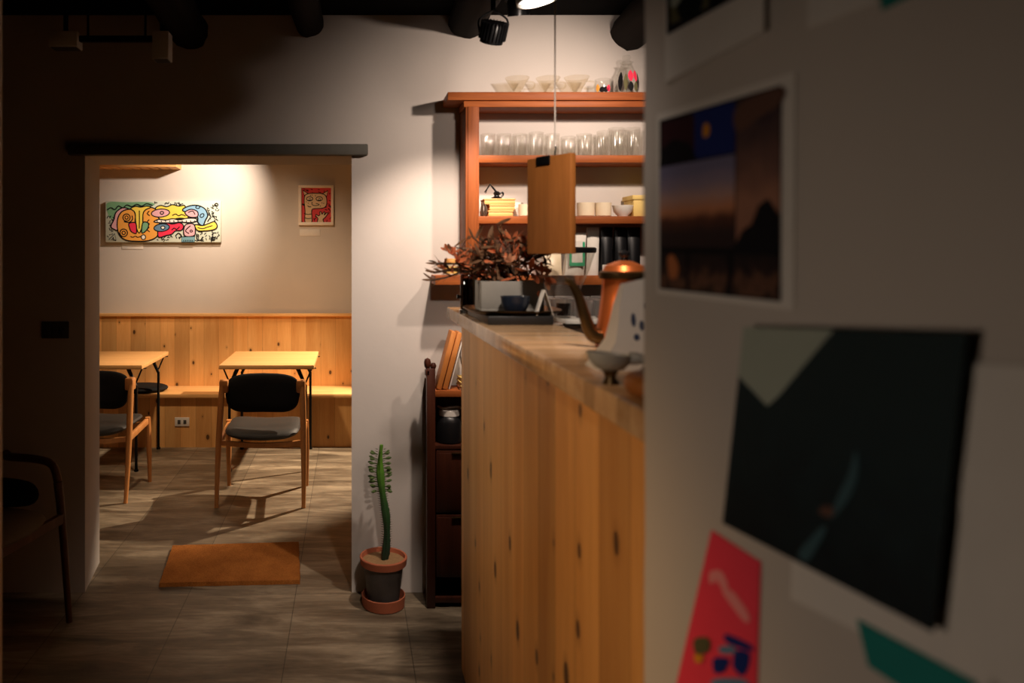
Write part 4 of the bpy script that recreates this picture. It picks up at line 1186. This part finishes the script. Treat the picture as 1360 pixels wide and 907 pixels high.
t, fn = card('tape_strip', 'small strip of teal tape at the top edge of the near wall', 'tape', [(1172, -30), (1222, -46), (1220, -8), (1176, 14)], .0035, M['tape'])
t, fn = card('blank_card', 'pale card behind the lower edge of the dark river photo', 'card', [(1058, 560), (1300, 610), (1320, 925), (1052, 795)], .0015, M['paper'], 'prints on the near wall')
t, fn = card('blank_card', 'pale card at the right edge of the frame, right of the dark river photo', 'card', [(1270, 480), (1480, 492), (1500, 1010), (1290, 880)], .003, M['paper'], 'prints on the near wall')
t, fn = card('photo_print', 'dark photo print of a river valley with a pale sky corner, on the near wall', 'photo', [(1003, 434), (1304, 442), (1258, 838), (974, 694)], .012, I['valley'], 'prints on the near wall', .002)
printed(t, fn, [('sky', [(.0, .0), (.50, .0), (.26, .30), (.20, .36), (.0, .24)], False), ('river', [(.655, .46), (.675, .55), (.645, .66), (.58, .76), (.60, .66), (.635, .56)], True), ('river', [(.55, .80), (.565, .82), (.50, .97), (.45, .96), (.50, .87)], True), ('haze', [(.54, .72), (.59, .71), (.58, .75), (.53, .75)], True)])
t, fn = card('tape_strip', 'long strip of teal tape below the dark river photo', 'tape', [(1143, 822), (1300, 905), (1310, 985), (1158, 884)], .0035, M['tape'])
t, fn = card('sticker', 'red-pink sticker with blue marks stuck low on the near wall', 'sticker', [(947, 704), (1012, 746), (1006, 960), (893, 940)], .002, M['pink'])
printed(t, fn, [('rosy', [(.15, .2), (.35, .17), (.5, .23), (.45, .27), (.3, .23), (.2, .26)], True), ('rosy', [(.42, .27), (.6, .25), (.86, .34), (.84, .40), (.6, .33)], True),
  ('navy', [(.58, .5), (.9, .52), (.94, .56), (.6, .55)], True), ('steel', [(.52, .58), (.7, .56), (.72, .60), (.54, .62)], True), ('navy', [(.74, .58), (.92, .58), (.86, .72), (.72, .68)], True),
  ('navy', [(.46, .66), (.66, .64), (.62, .72), (.5, .74)], True), ('steel', [(.50, .78), (.86, .74), (.90, .79), (.54, .83)], True), ('navy', [(.44, .86), (.9, .82), (.92, .94), (.5, .96)], True), ('olive', [(.14, .58), (.34, .55), (.38, .62), (.22, .66)], True), ('bulb', [(.2, .66), (.32, .66), (.3, .70), (.22, .70)], True)])

# ------------------------------------------------------------------ lights
def spot(name, loc, target, power, size, blend, col, r=.03):
    l = bpy.data.lights.new(name, 'SPOT'); l.energy = power; l.spot_size = math.radians(size); l.spot_blend = blend; l.color = col; l.shadow_soft_size = r
    o = bpy.data.objects.new(name, l); COL.objects.link(o); o.location = loc
    o.rotation_euler = (Vector(target)-Vector(loc)).to_track_quat('-Z', 'Y').to_euler(); return o
WARM = (1, .74, .50); NEU = (1, .82, .66)
spot('pendant_light', LP+LN*.02, (.9, 3.47, 1.9), 10, 118, 1.0, (1, .82, .69), .03)
spot('shelf_light', (1.16, 2.45, 2.42), (.79, 3.47, 1.98), 62, 92, .95, (1, .80, .665), .03)
spot('finned_spotlight_light', KC+KD*.05, KC+KD*2, 72, 74, .8, (1, .80, .66), .025)
spot('rear_picture_light', (-.88, 5.72, 2.52), (-1.28, 6.45, 2.03), 90, 86, 1.0, (1, .81, .65), .03)
spot('rear_table_light', (.72, 5.95, 2.05), (-.95, 5.45, 0), 400, 62, .4, (1, .77, .55), .02)
spot('rear_front_fill', (-1.0, 4.7, 2.8), (-.8, 6.2, .5), 120, 86, .9, (1, .74, .50), .06)  # unseen fill, added to lift the bench and panelling
spot('bar_front_light', (-1.2, .9, 1.75), (.42, 1.42, .72), 42, 56, 1.0, (1, .60, .27), .10)
spot('bar_far_light', (-1.1, 2.15, 1.95), (.42, 2.45, 1.12), 34, 50, 1.0, (1, .80, .62), .08)
spot('bar_work_light', (.42, 1.2, 2.42), (.56, 2.15, 1.36), 64, 66, .9, (1, .83, .70), .05)
spot('near_wall_fill', (-.9, .5, 1.25), (.40, .72, 1.26), 8.5, 66, 1.0, (1, .79, .63), .15)  # fill light without a fixture, added to brighten the near right wall
spot('bar_near_fill', (-.15, .35, 2.1), (.50, 1.5, 1.42), 13, 30, 1.0, (1, .84, .74), .05)  # added from the camera side to brighten paper bag, kettle and bar top

w = bpy.data.worlds.new('World'); sc.world = w; w.use_nodes = True
w.node_tree.nodes['Background'].inputs[0].default_value = (.8, .85, 1, 1); w.node_tree.nodes['Background'].inputs[1].default_value = .0

# ------------------------------------------------------------------ camera
cam = bpy.data.cameras.new('camera'); co = bpy.data.objects.new('camera', cam); COL.objects.link(co)
co.location = (0, 0, H); co.rotation_euler = (PI/2, 0, 0)
cam.sensor_width = 36; cam.lens = F/1360*36; cam.shift_x = (680-PX)/1360; cam.shift_y = -(453.5-PY)/1360
cam.clip_start = .05
cam.dof.use_dof = True; cam.dof.focus_distance = 5.0; cam.dof.aperture_fstop = 2.8
sc.camera = co
sc.view_settings.view_transform = 'Standard'; sc.view_settings.look = 'None'; sc.view_settings.gamma = 1; sc.view_settings.exposure = 0
sc.view_settings.use_curve_mapping = False
try:
    sc.cycles.use_denoising = True; sc.cycles.max_bounces = 8; sc.cycles.transparent_max_bounces = 24; sc.cycles.caustics_reflective = False; sc.cycles.caustics_refractive = False
    sc.cycles.sample_clamp_indirect = 3
except Exception: pass
